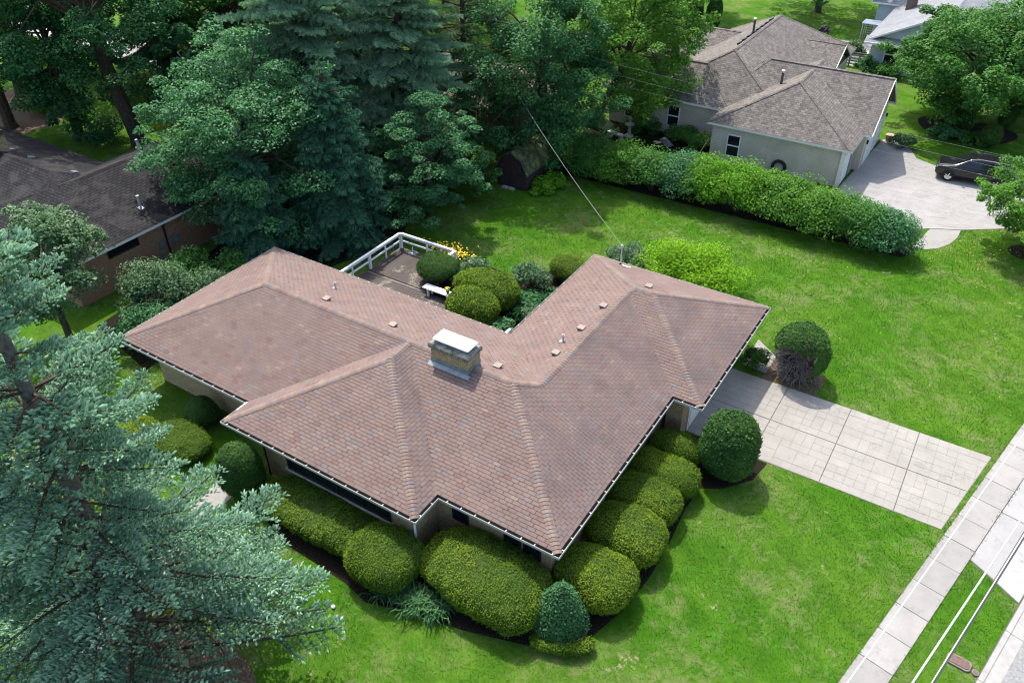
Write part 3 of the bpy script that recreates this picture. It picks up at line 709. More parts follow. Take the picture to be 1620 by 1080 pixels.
# chimney
cx0, cx1, cy0, cy1 = -8.23, -6.50, 4.35, 5.16
ch = MB().box(cx0, cx1, cy0, cy1, 3.9, 5.10).build('chimney', 'brick_tan', house, uv=True)
cr = MB()
prof = [(0.0, 5.06), (0.07, 5.08), (0.08, 5.20), (0.04, 5.27), (-0.14, 5.33)]
for k in range(len(prof) - 1):
    (a, z0), (b, z1) = prof[k], prof[k + 1]
    q0 = [(cx0 - a, cy0 - a), (cx1 + a, cy0 - a), (cx1 + a, cy1 + a), (cx0 - a, cy1 + a)]; q1 = [(cx0 - b, cy0 - b), (cx1 + b, cy0 - b), (cx1 + b, cy1 + b), (cx0 - b, cy1 + b)]
    cr.add([(*p, z0) for p in q0] + [(*p, z1) for p in q1], [(i, (i + 1) % 4, 4 + (i + 1) % 4, 4 + i) for i in range(4)])
cr.add([(cx0 + 0.14, cy0 + 0.14, 5.33), (cx1 - 0.14, cy0 + 0.14, 5.33), (cx1 - 0.14, cy1 - 0.14, 5.33), (cx0 + 0.14, cy1 - 0.14, 5.33)], [(0, 1, 2, 3)])
def crown_mat():
    ma, t, b = new_mat('chimney_crown')
    t.links.new(ramp(t, noise(t, 4.5, 6, 0.75), [(0.36, (0.045, 0.045, 0.04)), (0.5, (0.17, 0.165, 0.14)), (0.68, (0.34, 0.33, 0.28))]), b.inputs['Base Color'])
    b.inputs['Roughness'].default_value = 0.92
crown_mat()
cr.build('chimney_crown', 'chimney_crown', ch)
MB().box(cx0 + 0.14, cx1 - 0.14, cy0 + 0.12, cy1 - 0.12, 5.30, 5.42).build('cap_collar', 'flashing', ch)
lid = MB(); r_ = 0.06; x0, x1, y0, y1 = -8.16, -6.50, 4.39, 5.12
outl = []
for (cx, cy, a0) in ((x1 - r_, y0 + r_, -90), (x1 - r_, y1 - r_, 0), (x0 + r_, y1 - r_, 90), (x0 + r_, y0 + r_, 180)):
    for k in range(4): a = R(a0 + k * 30); outl.append((cx + r_ * math.cos(a), cy + r_ * math.sin(a)))
inl = offset_poly(outl, 0.025); n = len(outl)
lid.add([(*p, 5.44) for p in outl] + [(*p, 5.475) for p in outl] + [(*p, 5.49) for p in inl], [(i, (i + 1) % n, n + (i + 1) % n, n + i) for i in range(n)] + [(n + i, n + (i + 1) % n, 2 * n + (i + 1) % n, 2 * n + i) for i in range(n)] + [tuple(range(2 * n, 3 * n)), tuple(range(n))[::-1]])
lid.build('chimney_lid', 'white_metal', ch)
fl = MB(); t_ = 0.012
zf = rz(-7, cy0)
fl.add([(cx0 - t_, cy0 - t_, zf + 0.24), (cx1 + t_, cy0 - t_, zf + 0.24), (cx1 + t_, cy0 - t_, zf), (cx0 - t_, cy0 - t_, zf)], [(3, 2, 1, 0)])
fl.add([(cx0 - 0.1, cy0 - 0.17, rz(-7, cy0 - 0.17) + 0.032), (cx1 + 0.1, cy0 - 0.17, rz(-7, cy0 - 0.17) + 0.032), (cx1 + 0.1, cy0 - t_, zf + 0.045), (cx0 - 0.1, cy0 - t_, zf + 0.045)], [(0, 1, 2, 3)])
for xs in (cx0 - t_, cx1 + t_):
    ys = [cy0 - t_, 4.55, W1 / 2, 5.0, cy1 + t_]
    lo = [(xs, y, rz(-7, y) - 0.02) for y in ys]; hi = [(xs, y, rz(-7, y) + 0.24 + 0.05 * abs(y - W1 / 2)) for y in ys]
    fl.add(lo + hi, [(i, i + 1, 6 + i, 5 + i) for i in range(4)])
fl.add([(cx0 - t_, cy1 + t_, zf + 0.3), (cx1 + t_, cy1 + t_, zf + 0.3), (cx1 + t_, cy1 + t_, zf - 0.2), (cx0 - t_, cy1 + t_, zf - 0.2)], [(0, 1, 2, 3)])
fl.build('chimney_flashing', 'flashing', ch)
# slant-back roof vents, plumbing stacks, service mast: parts of the roof
for (x, y) in ((-14.85, 5.55), (-11.15, 5.55), (-5.95, 5.55), (-4.62, 7.75), (-4.55, 9.75), (-4.52, 11.7), (-3.5, 14.15), (-9.3, 5.6)):
    if x == -9.3: continue
    z = rz(x, y); h = 0.13
    v = MB().obox((x, y, z + 0.10), (1, 0, 0), (0, 1, 0), (0, 0, 1), 0.15, 0.15, 0.035).build('roof_vent', 'vent_tan', roof)
    MB().obox((x, y, z + 0.02), (1, 0, 0), (0, 1, 0), (0, 0, 1), 0.11, 0.11, 0.06).build('vent_throat', 'dark_frame', v)
for (x, y, h) in ((-15.9, 7.15, 0.34), (-4.85, 8.75, 0.36)):
    z = rz(x, y)
    pv = MB().lathe((x, y, z), [(0.075, -0.05), (0.075, 0.05), (0.055, 0.07), (0.055, h), (0.045, h), (0.045, h - 0.12)], 12).build('vent_pipe', 'galvanised', roof, smooth=False)
    MB().obox((x - 0.05, y, z + 0.03), (1, 0, PT * (1 if x > -8 else 0)), (0, 1, -PT * (1 if x < -8 else 0)), (0, 0, 1), 0.11, 0.11, 0.006).build('pipe_flashing', 'galvanised', pv)
mx, my = -6.2, 16.95
zz = rz(mx, my)
mast = MB().tube([(mx, my, zz - 0.1), (mx, my, zz + 1.05)], 0.035, 8).build('service_mast', 'galvanised', roof)
MB().lathe((mx, my, zz + 1.0), [(0.05, -0.05), (0.08, 0.02), (0.075, 0.12), (0.03, 0.17)], 10).build('weatherhead', 'galvanised', mast)
MB().lathe((mx, my, zz), [(0.09, -0.03), (0.07, 0.06), (0.04, 0.12)], 10).build('mast_boot', 'dark_frame', mast)
MB().obox((mx + 0.28, my, zz + 0.035), (1, 0, 0), (0, 1, -PT), (0, PT, 1), 0.26, 0.10, 0.006).build('mast_flashing', 'white_metal', mast)

# ------------------------------------------------------------------ deck, railing, bench
deck = thing('timber_deck', 'weathered brown board deck behind the house, enclosed by a white railing', 'deck', (-17.5, 12.5, 0))
def boards(x0, x1, y0, y1, along, z):
    w = 0.14
    if along == 'y':
        k = x0
        while k + w <= x1 + 0.01: MB().box(k + 0.004, k + w - 0.004, y0, y1, z - 0.035, z + rnd.uniform(-0.002, 0.002), rnd.random()).build('deck_board', 'deck_board', deck); k += w
    else:
        k = y0
        while k + w <= y1 + 0.01: MB().box(x0, x1, k + 0.004, k + w - 0.004, z - 0.035, z + rnd.uniform(-0.002, 0.002), rnd.random()).build('deck_board', 'deck_board', deck); k += w
boards(-19.6, -15.5, 13.12, 16.06, 'y', 0.30)
boards(-19.6, -13.4, 8.9, 13.08, 'x', 0.30)
MB().box(-19.5, -15.55, 9.0, 15.9, 0.05, 0.25).build('deck_frame', 'grey_wood', deck); MB().box(-15.54, -13.5, 9.0, 13.0, 0.05, 0.25).build('deck_frame', 'grey_wood', deck)
rail = thing('white_railing', 'white painted wooden railing around the two outer sides of the brown deck', 'railing', (-19.4, 13.5, 0.3))
RT = 1.27
runs = [((-19.5, 9.0), (-19.5, 16.0)), ((-19.5, 16.0), (-15.65, 16.0)), ((-15.65, 16.0), (-15.65, 15.0))]
for (a, b) in runs:
    d = Vector(b) - Vector(a); L = d.length; d.normalize()
    ax, bx = Vector((*a, 0)), Vector((*b, 0)); dd = Vector((d.x, d.y, 0))
    MB().beam(ax - dd * 0.0 + Vector((0, 0, RT)) + dd * 0.09, bx + Vector((0, 0, RT)) - dd * 0.09, 0.15, 0.045).build('top_rail', 'white_paint', rail)
    MB().beam(ax + Vector((0, 0, RT - 0.10)) + dd * 0.09, bx + Vector((0, 0, RT - 0.10)) - dd * 0.09, 0.045, 0.12).build('rail_board', 'white_paint', rail)
    MB().beam(ax + Vector((0, 0, 0.78)) + dd * 0.07, bx + Vector((0, 0, 0.78)) - dd * 0.07, 0.045, 0.10).build('mid_rail', 'white_paint', rail)
for (x, y, w) in ((-19.5, 16.0, 0.15), (-15.65, 16.0, 0.11), (-19.5, 13.3, 0.13), (-19.5, 14.65, 0.07), (-19.5, 11.9, 0.07), (-19.5, 10.4, 0.13), (-17.6, 16.0, 0.09), (-16.6, 16.0, 0.06), (-15.65, 15.0, 0.09)):
    MB().box(x - w / 2 - 0.001, x + w / 2 + 0.001, y - w / 2 - 0.001, y + w / 2 + 0.001, 0.262, RT - 0.024).build('post', 'white_paint', rail)
bench = thing('garden_bench', 'low white slatted bench at the edge of the deck under the clipped round shrub', 'bench', (-14.4, 12.95, 0.3))
for k in range(3): MB().box(-15.45, -13.5, 12.72 + k * 0.155, 12.86 + k * 0.155, 0.735, 0.775).build('seat_slat', 'white_paint', bench)
for x in (-15.1, -13.85):
    for y in (12.76, 13.08): MB().box(x - 0.05, x + 0.05, y - 0.05, y + 0.05, 0.302, 0.70).build('leg', 'white_paint', bench)
    MB().box(x - 0.04, x + 0.04, 12.70, 13.16, 0.700, 0.734).build('crossbar', 'white_paint', bench)
ub = thing('umbrella_stand', 'round dark grey umbrella stand with a short white tube near the deck corner', 'umbrella stand', (-18.55, 15.85, 0.3))
MB().lathe((-18.55, 15.85, 0.302), [(0.27, 0.0), (0.27, 0.03), (0.2, 0.05), (0.06, 0.08)], 20).build('base', 'flashing', ub); MB().lathe((-18.55, 15.85, 0.38), [(0.03, 0.0), (0.03, 0.3)], 10).build('tube', 'white_metal', ub)
pot = thing('flower_pot', 'small dark pot of yellow flowers on the white bench', 'flower pot', (-13.95, 12.95, 0.777))
MB().lathe((-13.95, 12.95, 0.777), [(0.07, 0), (0.10, 0.16), (0.085, 0.16)], 12).build('pot', 'dark_plastic', pot)

# ------------------------------------------------------------------ garden shed
shed = thing('garden_shed', 'small dark purple-brown barn-shaped shed with a mossy gambrel roof', 'shed', (-18.6, 28, 0))
sx0, sx1, sy0, sy1 = -19.75, -17.45, 26.4, 29.9; sm = (sx0 + sx1) / 2
PRO = [(sx0, 1.25), (sx0 + 0.42, 2.05), (sm, 2.45), (sx1 - 0.42, 2.05), (sx1, 1.25)]
body = MB()
fr = [(sx0, 0.1)] + PRO + [(sx1, 0.1)]; n = len(fr)
body.add([(p[0], sy0, p[1]) for p in fr] + [(p[0], sy1, p[1]) for p in fr], [tuple(range(n))[::-1], tuple(range(n, 2 * n)), (0, 1, n + 1, n), (n - 2, n - 1, 2 * n - 1, 2 * n - 2)])
body.build('wall', 'shed_wood', shed)
ro = MB()
ov = [(sx0 - 0.10, 1.16), (sx0 + 0.38, 2.10), (sm, 2.52), (sx1 - 0.38, 2.10), (sx1 + 0.10, 1.16)]
ro.add([(p[0], sy0 - 0.14, p[1]) for p in ov] + [(p[0], sy1 + 0.14, p[1]) for p in ov] + [(p[0], sy0 - 0.14, p[1] - 0.05) for p in ov] + [(p[0], sy1 + 0.14, p[1] - 0.05) for p in ov],
       [(i, i + 1, 6 + i, 5 + i) for i in range(4)] + [(10 + i, 15 + i, 16 + i, 11 + i) for i in range(4)] + [(i, 10 + i, 11 + i, i + 1) for i in range(4)] + [(5 + i, 6 + i, 16 + i, 15 + i) for i in range(4)] + [(0, 5, 15, 10), (4, 14, 19, 9)])
ro.build('roof', 'moss_roof', shed)
for s in (-1, 1):
    dx = sm + s * 0.42
    dr = MB().box(dx - 0.40, dx + 0.40, sy0 - 0.05, sy0 - 0.002, 0.15, 1.78).build('door', 'shed_wood', shed)
    fm = MB()
    for (a, b, c, d) in ((dx - 0.40, dx - 0.32, 0.15, 1.78), (dx + 0.32, dx + 0.40, 0.15, 1.78)): fm.box(a, b, sy0 - 0.075, sy0 - 0.052, c, d)
    for z in (0.15, 0.85, 1.70): fm.box(dx - 0.319, dx + 0.319, sy0 - 0.073, sy0 - 0.052, z, z + 0.08)
    fm.build('door_frame', 'shed_wood', dr)
    MB().beam((dx - 0.3, sy0 - 0.06, 0.25), (dx + 0.3, sy0 - 0.06, 0.85), 0.02, 0.07).build('brace', 'shed_wood', dr)
for k in range(2): MB().box(sm - 0.6 + k * 0.5, sm - 0.2 + k * 0.5, sy0 - 0.3, sy0 - 0.02, 0.0, 0.10).build('step_stone', 'stone_light', shed)

# ------------------------------------------------------------------ neighbouring houses
def roof_block(parent, x0, x1, y0, y1, ze, zr, axis, h0, h1, mat, trim, over=0.0, gutter=True, name='roof'):
    """hip (h>0) or gable (h=0) roof over a rectangle; the ridge runs along axis"""
    if axis == 'x':
        ym = (y0 + y1) / 2; a, b = (x0 + h0, ym, zr), (x1 - h1, ym, zr)
        c = [(x0, y0, ze), (x1, y0, ze), (x1, y1, ze), (x0, y1, ze)]
        fs = [[c[0], c[1], b, a], [c[2], c[3], a, b], [c[3], c[0], a], [c[1], c[2], b]]
    else:
        xm = (x0 + x1) / 2; a, b = (xm, y0 + h0, zr), (xm, y1 - h1, zr)
        c = [(x0, y0, ze), (x1, y0, ze), (x1, y1, ze), (x0, y1, ze)]
        fs = [[c[3], c[0], a, b], [c[1], c[2], b, a], [c[0], c[1], a], [c[2], c[3], b]]
    gab = []
    mb = MB()
    for i, f in enumerate(fs):
        if i == 2 and h0 == 0: gab.append(f); continue
        if i == 3 and h1 == 0: gab.append(f); continue
        mb.add(f, [tuple(range(len(f)))])
    rf = mb.build(name, mat, parent, uv=True)
    # boxed fascia / gutter round the eaves
    out = [(x0, y0), (x1, y0), (x1, y1), (x0, y1)]; inn = offset_poly(out, 0.12)
    for i in range(4):
        if (axis == 'x' and ((i == 3 and h0 == 0) or (i == 1 and h1 == 0))) or (axis == 'y' and ((i == 0 and h0 == 0) or (i == 2 and h1 == 0))): continue
        ring(MB(), out, inn, i, ze - 0.15, ze - 0.004).build('gutter', trim, rf)
    for f in gab:
        p, q, top = [Vector(v) for v in f]
        for e in (p, q): MB().beam(e + Vector((0, 0, -0.07)), top + Vector((0, 0, -0.07)), 0.05, 0.16).build('rake_board', trim, rf)
    # caps
    caps = MB()
    c3 = [Vector(v) for v in c]; A3, B3 = Vector(a), Vector(b)
    lines = [(A3, B3)]
    if h0 > 0: lines += [(c3[0], A3), (c3[3] if axis == 'x' else c3[1], A3)]
    if h1 > 0: lines += [(c3[1] if axis == 'x' else c3[3], B3), (c3[2], B3)]
    for p, q in lines:
        if (q - p).length < 0.2: continue
        d = (q - p).normalized(); s = d.cross(Vector((0, 0, 1))).normalized() * 0.13
        z = Vector((0, 0, 0.03)); lo = Vector((0, 0, -0.03))
        caps.add([p - s + lo, p + z, p + s + lo, q - s + lo, q + z, q + s + lo], [(0, 1, 4, 3), (1, 2, 5, 4)])
    caps.build('ridge_cap', mat, rf, uv=True)
    return rf
def walls(parent, x0, x1, y0, y1, z1, mat):
    q = [(x0, y0), (x1, y0), (x1, y1), (x0, y1)]; w = offset_poly(q, 0.2)
    for i in range(4): ring(MB(), q, w, i, -0.05, z1).build('wall', mat, parent, uv=True)
def gable_wall(parent, pts, mat): MB().add(pts, [tuple(range(len(pts)))]).build('gable_wall', mat, parent, uv=True)

nb = thing('grey_house', 'grey-sided house with a complex taupe shingle roof behind the long hedge', 'house', (-8, 47, 0))
E2 = 2.7; T = 'cream_trim'; RM = 'roof_taupe'
roof_block(nb, -9.72, 0.0, 37.4, 47.0, E2, 5.28, 'y', 3.6, 0.5, RM, T)
roof_block(nb, -11.0, 0.5, 40.65, 48.0, E2, 5.45, 'x', 3.0, 0.0, RM, T)
roof_block(nb, -16.1, -5.1, 40.15, 59.6, E2, 5.75, 'y', 3.9, 5.0, RM, T)
roof_block(nb, -19.0, -9.0, 40.13, 45.5, E2 - 0.004, 4.85, 'x', 2.7, 3.0, RM, T)
roof_block(nb, -20.0, -11.0, 50.0, 56.2, E2, 4.42, 'x', 3.6, 2.0, RM, T)
roof_block(nb, -10.5, -4.9, 51.3, 57.1, E2 + 0.003, 4.35, 'x', 1.0, 0.0, RM, T)
SG = 'siding_grey'
walls(nb, -9.35, -0.45, 37.75, 46.5, E2 - 0.12, SG); walls(nb, -10.5, 0.05, 41.1, 47.55, E2 - 0.11, SG); walls(nb, -15.7, -5.5, 40.55, 59.2, E2 - 0.12, SG); walls(nb, -18.6, -9.5, 40.5, 45.1, E2 - 0.125, SG)
walls(nb, -19.6, -11.5, 50.4, 55.8, E2 - 0.122, SG); walls(nb, -9.5, -5.3, 51.7, 56.7, E2 - 0.124, SG)
gable_wall(nb, [(0.05, 41.1, E2 - 0.11), (0.05, 47.55, E2 - 0.11), (0.05, 44.32, 5.3)], SG); gable_wall(nb, [(-5.3, 51.7, E2 - 0.12), (-5.3, 56.7, E2 - 0.12), (-5.3, 54.2, 4.2)], SG)
window(nb, (-7.75, 37.75, 1.25), (1, 0), (0, -1), 0.95, 1.55, 1, 'white_paint', 0.07, True)
window(nb, (-13.35, 40.5, 1.35), (1, 0), (0, -1), 0.95, 1.6, 1, 'white_paint', 0.07, True); window(nb, (-16.9, 40.5, 1.35), (1, 0), (0, -1), 0.8, 1.5, 1, 'white_paint', 0.07, True)
window(nb, (-9.75, 40.5, 1.5), (1, 0), (0, -1), 0.6, 1.3, 1, 'white_paint', 0.06, True)
MB().box(-0.45, -0.36, 39.9, 41.0, 0.0, 2.4).build('stone_pier', 'stone_veneer', nb, uv=True); MB().box(-0.48, -0.38, 37.72, 37.86, 0, 2.5).build('corner_board', 'cream_trim', nb); MB().box(-0.62, -0.46, 37.60, 37.74, 0, 2.5).build('downspout', 'cream_trim', nb)
for (y0, y1, x) in ((38.0, 39.7, -0.44), (42.0, 44.6, 0.06), (44.9, 47.3, 0.06)):
    g = MB().box(x, x + 0.03, y0, y1, 0.02, 2.15).build('garage_door', 'white_paint', nb)
    for k in range(4): MB().box(x + 0.031, x + 0.045, y0 + 0.1, y1 - 0.1, 0.1 + k * 0.52, 0.52 + k * 0.52).build('door_panel', 'white_paint', g)
for (y, x) in ((39.82, -0.40), (41.6, 0.10), (47.45, 0.10)):
    l = MB().box(x, x + 0.12, y - 0.05, y + 0.05, 1.75, 2.0).build('wall_lamp', 'dark_frame', nb)
for (x, y, zt, h) in ((-6.45, 42.3, 4.45, 0.95), (-11.05, 49.3, 5.5, 1.15)):
    f = MB().lathe((x, y, zt - 0.1), [(0.11, 0.0), (0.09, 0.1), (0.09, h)], 12).build('flue_pipe', 'fascia_brown', nb); MB().lathe((x, y, zt - 0.1 + h), [(0.13, -0.05), (0.13, 0.08), (0.05, 0.12)], 12).build('flue_cap', 'galvanised', f)
for k in range(8):
    MB().obox((-10.95, 46.0 + k * 1.05, 5.63), (1, 0, 0.55), (0, 1, 0), (-0.55, 0, 1), 0.12, 0.28, 0.06).build('roof_vent', 'dark_frame', nb)

ln = thing('dark_roofed_house', 'low brown brick house with a dark stained hip roof at the left edge', 'house', (-34, 8, 0))
D2 = 2.7; RS = 'roof_slate'
roof_block(ln, -39.3, -29.6, 2.2, 15.2, D2, 4.5, 'y', 4.85, 4.85, RS, 'cream_trim')
roof_block(ln, -37.2, -29.598, 5.0, 21.0, D2 - 0.003, 4.07, 'y', 3.8, 3.8, RS, 'cream_trim')
roof_block(ln, -54.0, -33.0, 2.9, 11.3, D2 - 0.004, 4.25, 'x', 4.2, 4.2, RS, 'cream_trim')
walls(ln, -38.8, -30.1, 2.7, 14.7, D2 - 0.12, 'brick_red'); walls(ln, -53.5, -33.5, 3.4, 10.8, D2 - 0.121, 'brick_red'); walls(ln, -36.7, -30.9, 14.0, 20.5, D2 - 0.122, 'brick_red')
window(ln, (-30.1, 5.8, 2.1), (0, 1), (1, 0), 1.9, 0.55, 2, 'dark_frame')
dsp = MB().tube([(-29.7, 8.35, 2.55), (-30.0, 8.35, 2.2), (-30.0, 8.35, 0.2)], 0.05, 6).build('downspout', 'dark_frame', ln)
for (y, z, s) in ((8.9, 1.2, 0.22), (8.0, 1.25, 0.16), (7.9, 0.55, 0.12)): MB().box(-30.1, -29.98, y - s, y + s, z - s * 1.2, z + s * 1.2).build('meter_box', 'flashing', ln)
for (x, y, z, h) in ((-31.0, 8.0, 3.2, 0.75), (-37.9, 13.1, 3.3, 0.55)):
    f = MB().lathe((x, y, z - 0.1), [(0.06, 0), (0.06, h), (0.09, h + 0.02), (0.09, h + 0.12)], 10).build('vent_pipe', 'galvanised', ln); MB().obox((x, y, z + 0.02), (1, 0, -0.37), (0, 1, 0), (0.37, 0, 1), 0.13, 0.13, 0.008).build('pipe_flashing', 'flashing', f)
for (x, y, z) in ((-36.6, 8.0, 3.98), (-40.6, 7.9, 4.0), (-42.8, 8.0, 3.96)): MB().obox((x, y, z), (1, 0, 0), (0, 1, -0.37), (0, 0.37, 1), 0.16, 0.16, 0.06).build('roof_vent', 'flashing', ln)
chl = MB().box(-43.4, -42.4, 6.5, 7.7, 3.5, 5.4).build('chimney', 'brick_tan', ln, uv=True)

wh = thing('pale_blue_house', 'pale blue sided house with a light grey roof and brick chimney at the upper right', 'house', (1, 70, 0))
RP = 'roof_pale'
roof_block(wh, -5.05, 7.5, 62.5, 76.0, 2.7, 5.7, 'y', 0.0, 0.0, RP, 'white_paint')
roof_block(wh, -7.4, 8.5, 75.0, 83.0, 2.9, 5.0, 'x', 0.0, 0.0, RP, 'white_paint')
MB().add([(-5.05, 62.05, 2.62), (7.5, 62.05, 2.62), (7.5, 62.9, 2.98), (-5.05, 62.9, 2.98)], [(0, 1, 2, 3)]).build('pent_roof', RP, wh, uv=True)
MB().box(-5.05, 7.5, 62.0, 62.05, 2.48, 2.64).build('gutter', 'white_paint', wh)
walls(wh, -4.5, 7.0, 63.0, 76.5, 2.6, 'siding_blue'); walls(wh, -6.8, 8.0, 75.5, 82.5, 2.8, 'siding_blue')
gable_wall(wh, [(-4.5, 62.95, 2.9), (7.0, 62.95, 2.9), (1.22, 62.95, 5.6)], 'siding_blue')
window(wh, (-2.75, 63.0, 1.6), (1, 0), (0, -1), 1.15, 1.75, 1, 'white_paint', 0.08, True); window(wh, (1.5, 63.0, 1.6), (1, 0), (0, -1), 1.15, 1.75, 1, 'white_paint', 0.08, True)
MB().box(-3.7, -2.9, 71.2, 72.2, 2.9, 5.6).build('chimney', 'brick_dark', wh, uv=True)

hh = thing('screened_house', 'brown-roofed house glimpsed behind the tall pines at the top centre', 'house', (-28, 36, 0))
roof_block(hh, -35.5, -21.5, 31.6, 40.0, 2.7, 4.6, 'x', 3.0, 3.0, 'roof_brown_far', 'cream_trim'); walls(hh, -35.0, -22.0, 32.1, 39.5, 2.58, 'brick_dark')
window(hh, (-26.0, 32.1, 1.5), (1, 0), (0, -1), 1.6, 1.2, 2, 'white_paint')

# ------------------------------------------------------------------ black car on the neighbour's drive
def car(loc, heading):
    root = thing('parked_car', 'black sport utility car parked on the stamped drive behind the small tree', 'car', (0, 0, 0))
    # stations along the length (front = -x): x, half width, sill z, belt z, roof z, roof half width
    st = [(-2.30, 0.70, 0.42, 0.78, 0.80, 0.62), (-2.18, 0.84, 0.30, 0.92, 0.96, 0.72), (-1.7, 0.91, 0.28, 0.98, 1.06, 0.78), (-1.32, 0.92, 0.28, 1.02, 1.13, 0.78), (-1.12, 0.92, 0.28, 1.03, 1.18, 0.76),
          (-0.42, 0.92, 0.28, 1.04, 1.60, 0.64), (0.25, 0.92, 0.28, 1.05, 1.70, 0.63), (1.2, 0.92, 0.28, 1.07, 1.69, 0.62), (1.95, 0.91, 0.30, 1.09, 1.60, 0.60), (2.18, 0.87, 0.34, 1.08, 1.22, 0.62), (2.30, 0.80, 0.42, 0.95, 0.98, 0.62)]
    mb = MB(); rows = []
    for x, w, s, b, r, rw in st:
        rows.append([(x, -w * 0.9, s), (x, -w, s + 0.2), (x, -w, b - 0.12), (x, -w * 0.97, b), (x, -rw, r - 0.05), (x, -rw * 0.8, r), (x, rw * 0.8, r), (x, rw, r - 0.05), (x, w * 0.97, b), (x, w, b - 0.12), (x, w, s + 0.2), (x, w * 0.9, s)])
    n = 12; vs = [p for r_ in rows for p in r_]
    fs = []
    for i in range(len(rows) - 1):
        for k in range(n): fs.append((i * n + k, i * n + (k + 1) % n, (i + 1) * n + (k + 1) % n, (i + 1) * n + k))
    fs += [tuple(range(n)), tuple(range((len(rows) - 1) * n, len(rows) * n))[::-1]]
    mb.add(vs, [f[::-1] for f in fs]); body = mb.build('body', 'car_paint', root, smooth=True)
    bv = body.modifiers.new('bevel', 'BEVEL'); bv.width = 0.04; bv.segments = 2; bv.limit_method = 'ANGLE'; bv.angle_limit = R(18)
    def panel(nm, pts, mat, par=root): return MB().add(pts, [tuple(range(len(pts)))]).build(nm, mat, par)
    panel('windscreen', [(-1.10, -0.70, 1.205), (-1.10, 0.70, 1.205), (-0.46, 0.55, 1.60), (-0.46, -0.55, 1.60)], 'pane_car')
    panel('rear_window', [(2.17, -0.5, 1.25), (1.9, -0.46, 1.545), (1.9, 0.46, 1.545), (2.17, 0.5, 1.25)], 'pane_car')
    for s in (-1, 1):
        for (x0, x1, x2, x3) in ((-0.85, 0.28, 0.28, -0.28), (0.35, 1.25, 1.2, 0.35), (1.32, 1.98, 1.78, 1.28)):
            pts = []
            for (x, f) in ((x0, 0.08), (x1, 0.08), (x2, 0.86), (x3, 0.86)):
                yb, zb, yt, zt = 0.908, 1.06, 0.66, 1.63 - (0.07 if x > 1.5 else 0)
                pts.append((x, s * (yb + (yt - yb) * f), zb + (zt - zb) * f))
            panel('side_window', pts if s < 0 else pts[::-1], 'pane_car')
        for x in (-1.45, 1.42):
            MB().add([(x + 0.42 * math.cos(k * math.pi / 10), s * 0.926, 0.36 + 0.42 * math.sin(k * math.pi / 10)) for k in range(11)], [tuple(range(11))]).build('wheel_arch', 'rubber', root)
            w = MB()
            c = Vector((x, s * 0.84, 0.35))
            for (prof, nm, mt) in (([(0.22, 0.10), (0.34, 0.10), (0.35, 0.05), (0.35, -0.1), (0.22, -0.1)], 'tyre', 'rubber'), ([(0.0, 0.085), (0.05, 0.10), (0.08, 0.07), (0.225, 0.085), (0.225, -0.05)], 'rim', 'chrome')):
                q = MB(); b = 0
                for (r_, o) in prof:
                    for k in range(20): a = 2 * math.pi * k / 20; q.v.append((c.x + r_ * math.cos(a), c.y + s * o, c.z + r_ * math.sin(a)))
                for i in range(len(prof) - 1):
                    for k in range(20): q.f.append((i * 20 + k, i * 20 + (k + 1) % 20, (i + 1) * 20 + (k + 1) % 20, (i + 1) * 20 + k)); q.t.append(0.5)
                if nm == 'tyre': wheel = q.build('wheel', mt, root)
                else:
                    q.build('rim', mt, wheel)
                    for k in range(5):
                        a = 2 * math.pi * k / 5; MB().obox(c + Vector((0.12 * math.cos(a), s * 0.10, 0.12 * math.sin(a))), (math.cos(a), 0, math.sin(a)), (0, 1, 0), (-math.sin(a), 0, math.cos(a)), 0.10, 0.012, 0.028).build('spoke', 'chrome', wheel)
        panel('headlight', [(-2.255, s * 0.815, 0.76), (-2.31, s * 0.56, 0.74), (-2.26, s * 0.54, 0.87), (-2.18, s * 0.845, 0.89)], 'pane_light')
        MB().box(-0.92, -0.78, s * 1.0 - 0.09, s * 1.0 + 0.09, 1.06, 1.2).build('mirror', 'car_paint', root)
        MB().beam((-0.1, s * 0.56, 1.675), (1.75, s * 0.56, 1.672), 0.04, 0.04).build('roof_rail', 'chrome', root)
        MB().box(0.25, 0.42, s * 0.925 - 0.01, s * 0.925 + 0.01, 0.86, 0.89).build('door_handle', 'chrome', root)
    MB().box(-2.325, -2.29, -0.45, 0.45, 0.5, 0.68).build('grille', 'dark_frame', root)
    root.location = loc; root.rotation_euler = (0, 0, heading)
    return root
car((6.85, 43.5, 0.02), R(4))

# ------------------------------------------------------------------ small things in the gardens
c0 = thing('utility_cover', 'brown oblong utility box lid set in the grass verge', 'utility cover', (11.86, 5.05, 0))
a0 = R(-28); ca, sa = math.cos(a0), math.sin(a0)
def rrect(cx, cy, hx, hy, r_, ang_, k=5):
    out = []
    for (sx, sy, st_) in ((1, -1, -90), (1, 1, 0), (-1, 1, 90), (-1, -1, 180)):
        for i in range(k):
            a = R(st_ + 90 * i / (k - 1)); x, y = sx * (hx - r_) + r_ * math.cos(a), sy * (hy - r_) + r_ * math.sin(a)
            out.append((cx + x * math.cos(ang_) - y * math.sin(ang_), cy + x * math.sin(ang_) + y * math.cos(ang_)))
    return out
MB().prism(rrect(11.86, 5.05, 0.36, 0.21, 0.12, R(-6)), 0.0, 0.07).build('rim', 'grey_wood', c0); MB().prism(rrect(11.86, 5.05, 0.31, 0.165, 0.10, R(-6)), 0.0, 0.095).build('lid', 'rust_iron', c0)
c1 = thing('valve_cap', 'small round iron valve cap beside the utility lid', 'valve cap', (12.36, 4.93, 0))
MB().lathe((12.36, 4.93, 0), [(0.11, 0), (0.11, 0.06), (0.085, 0.07)], 14).build('collar', 'grey_wood', c1); MB().lathe((12.36, 4.93, 0), [(0.07, 0.06), (0.07, 0.085)], 14).build('lid', 'rust_iron', c1)
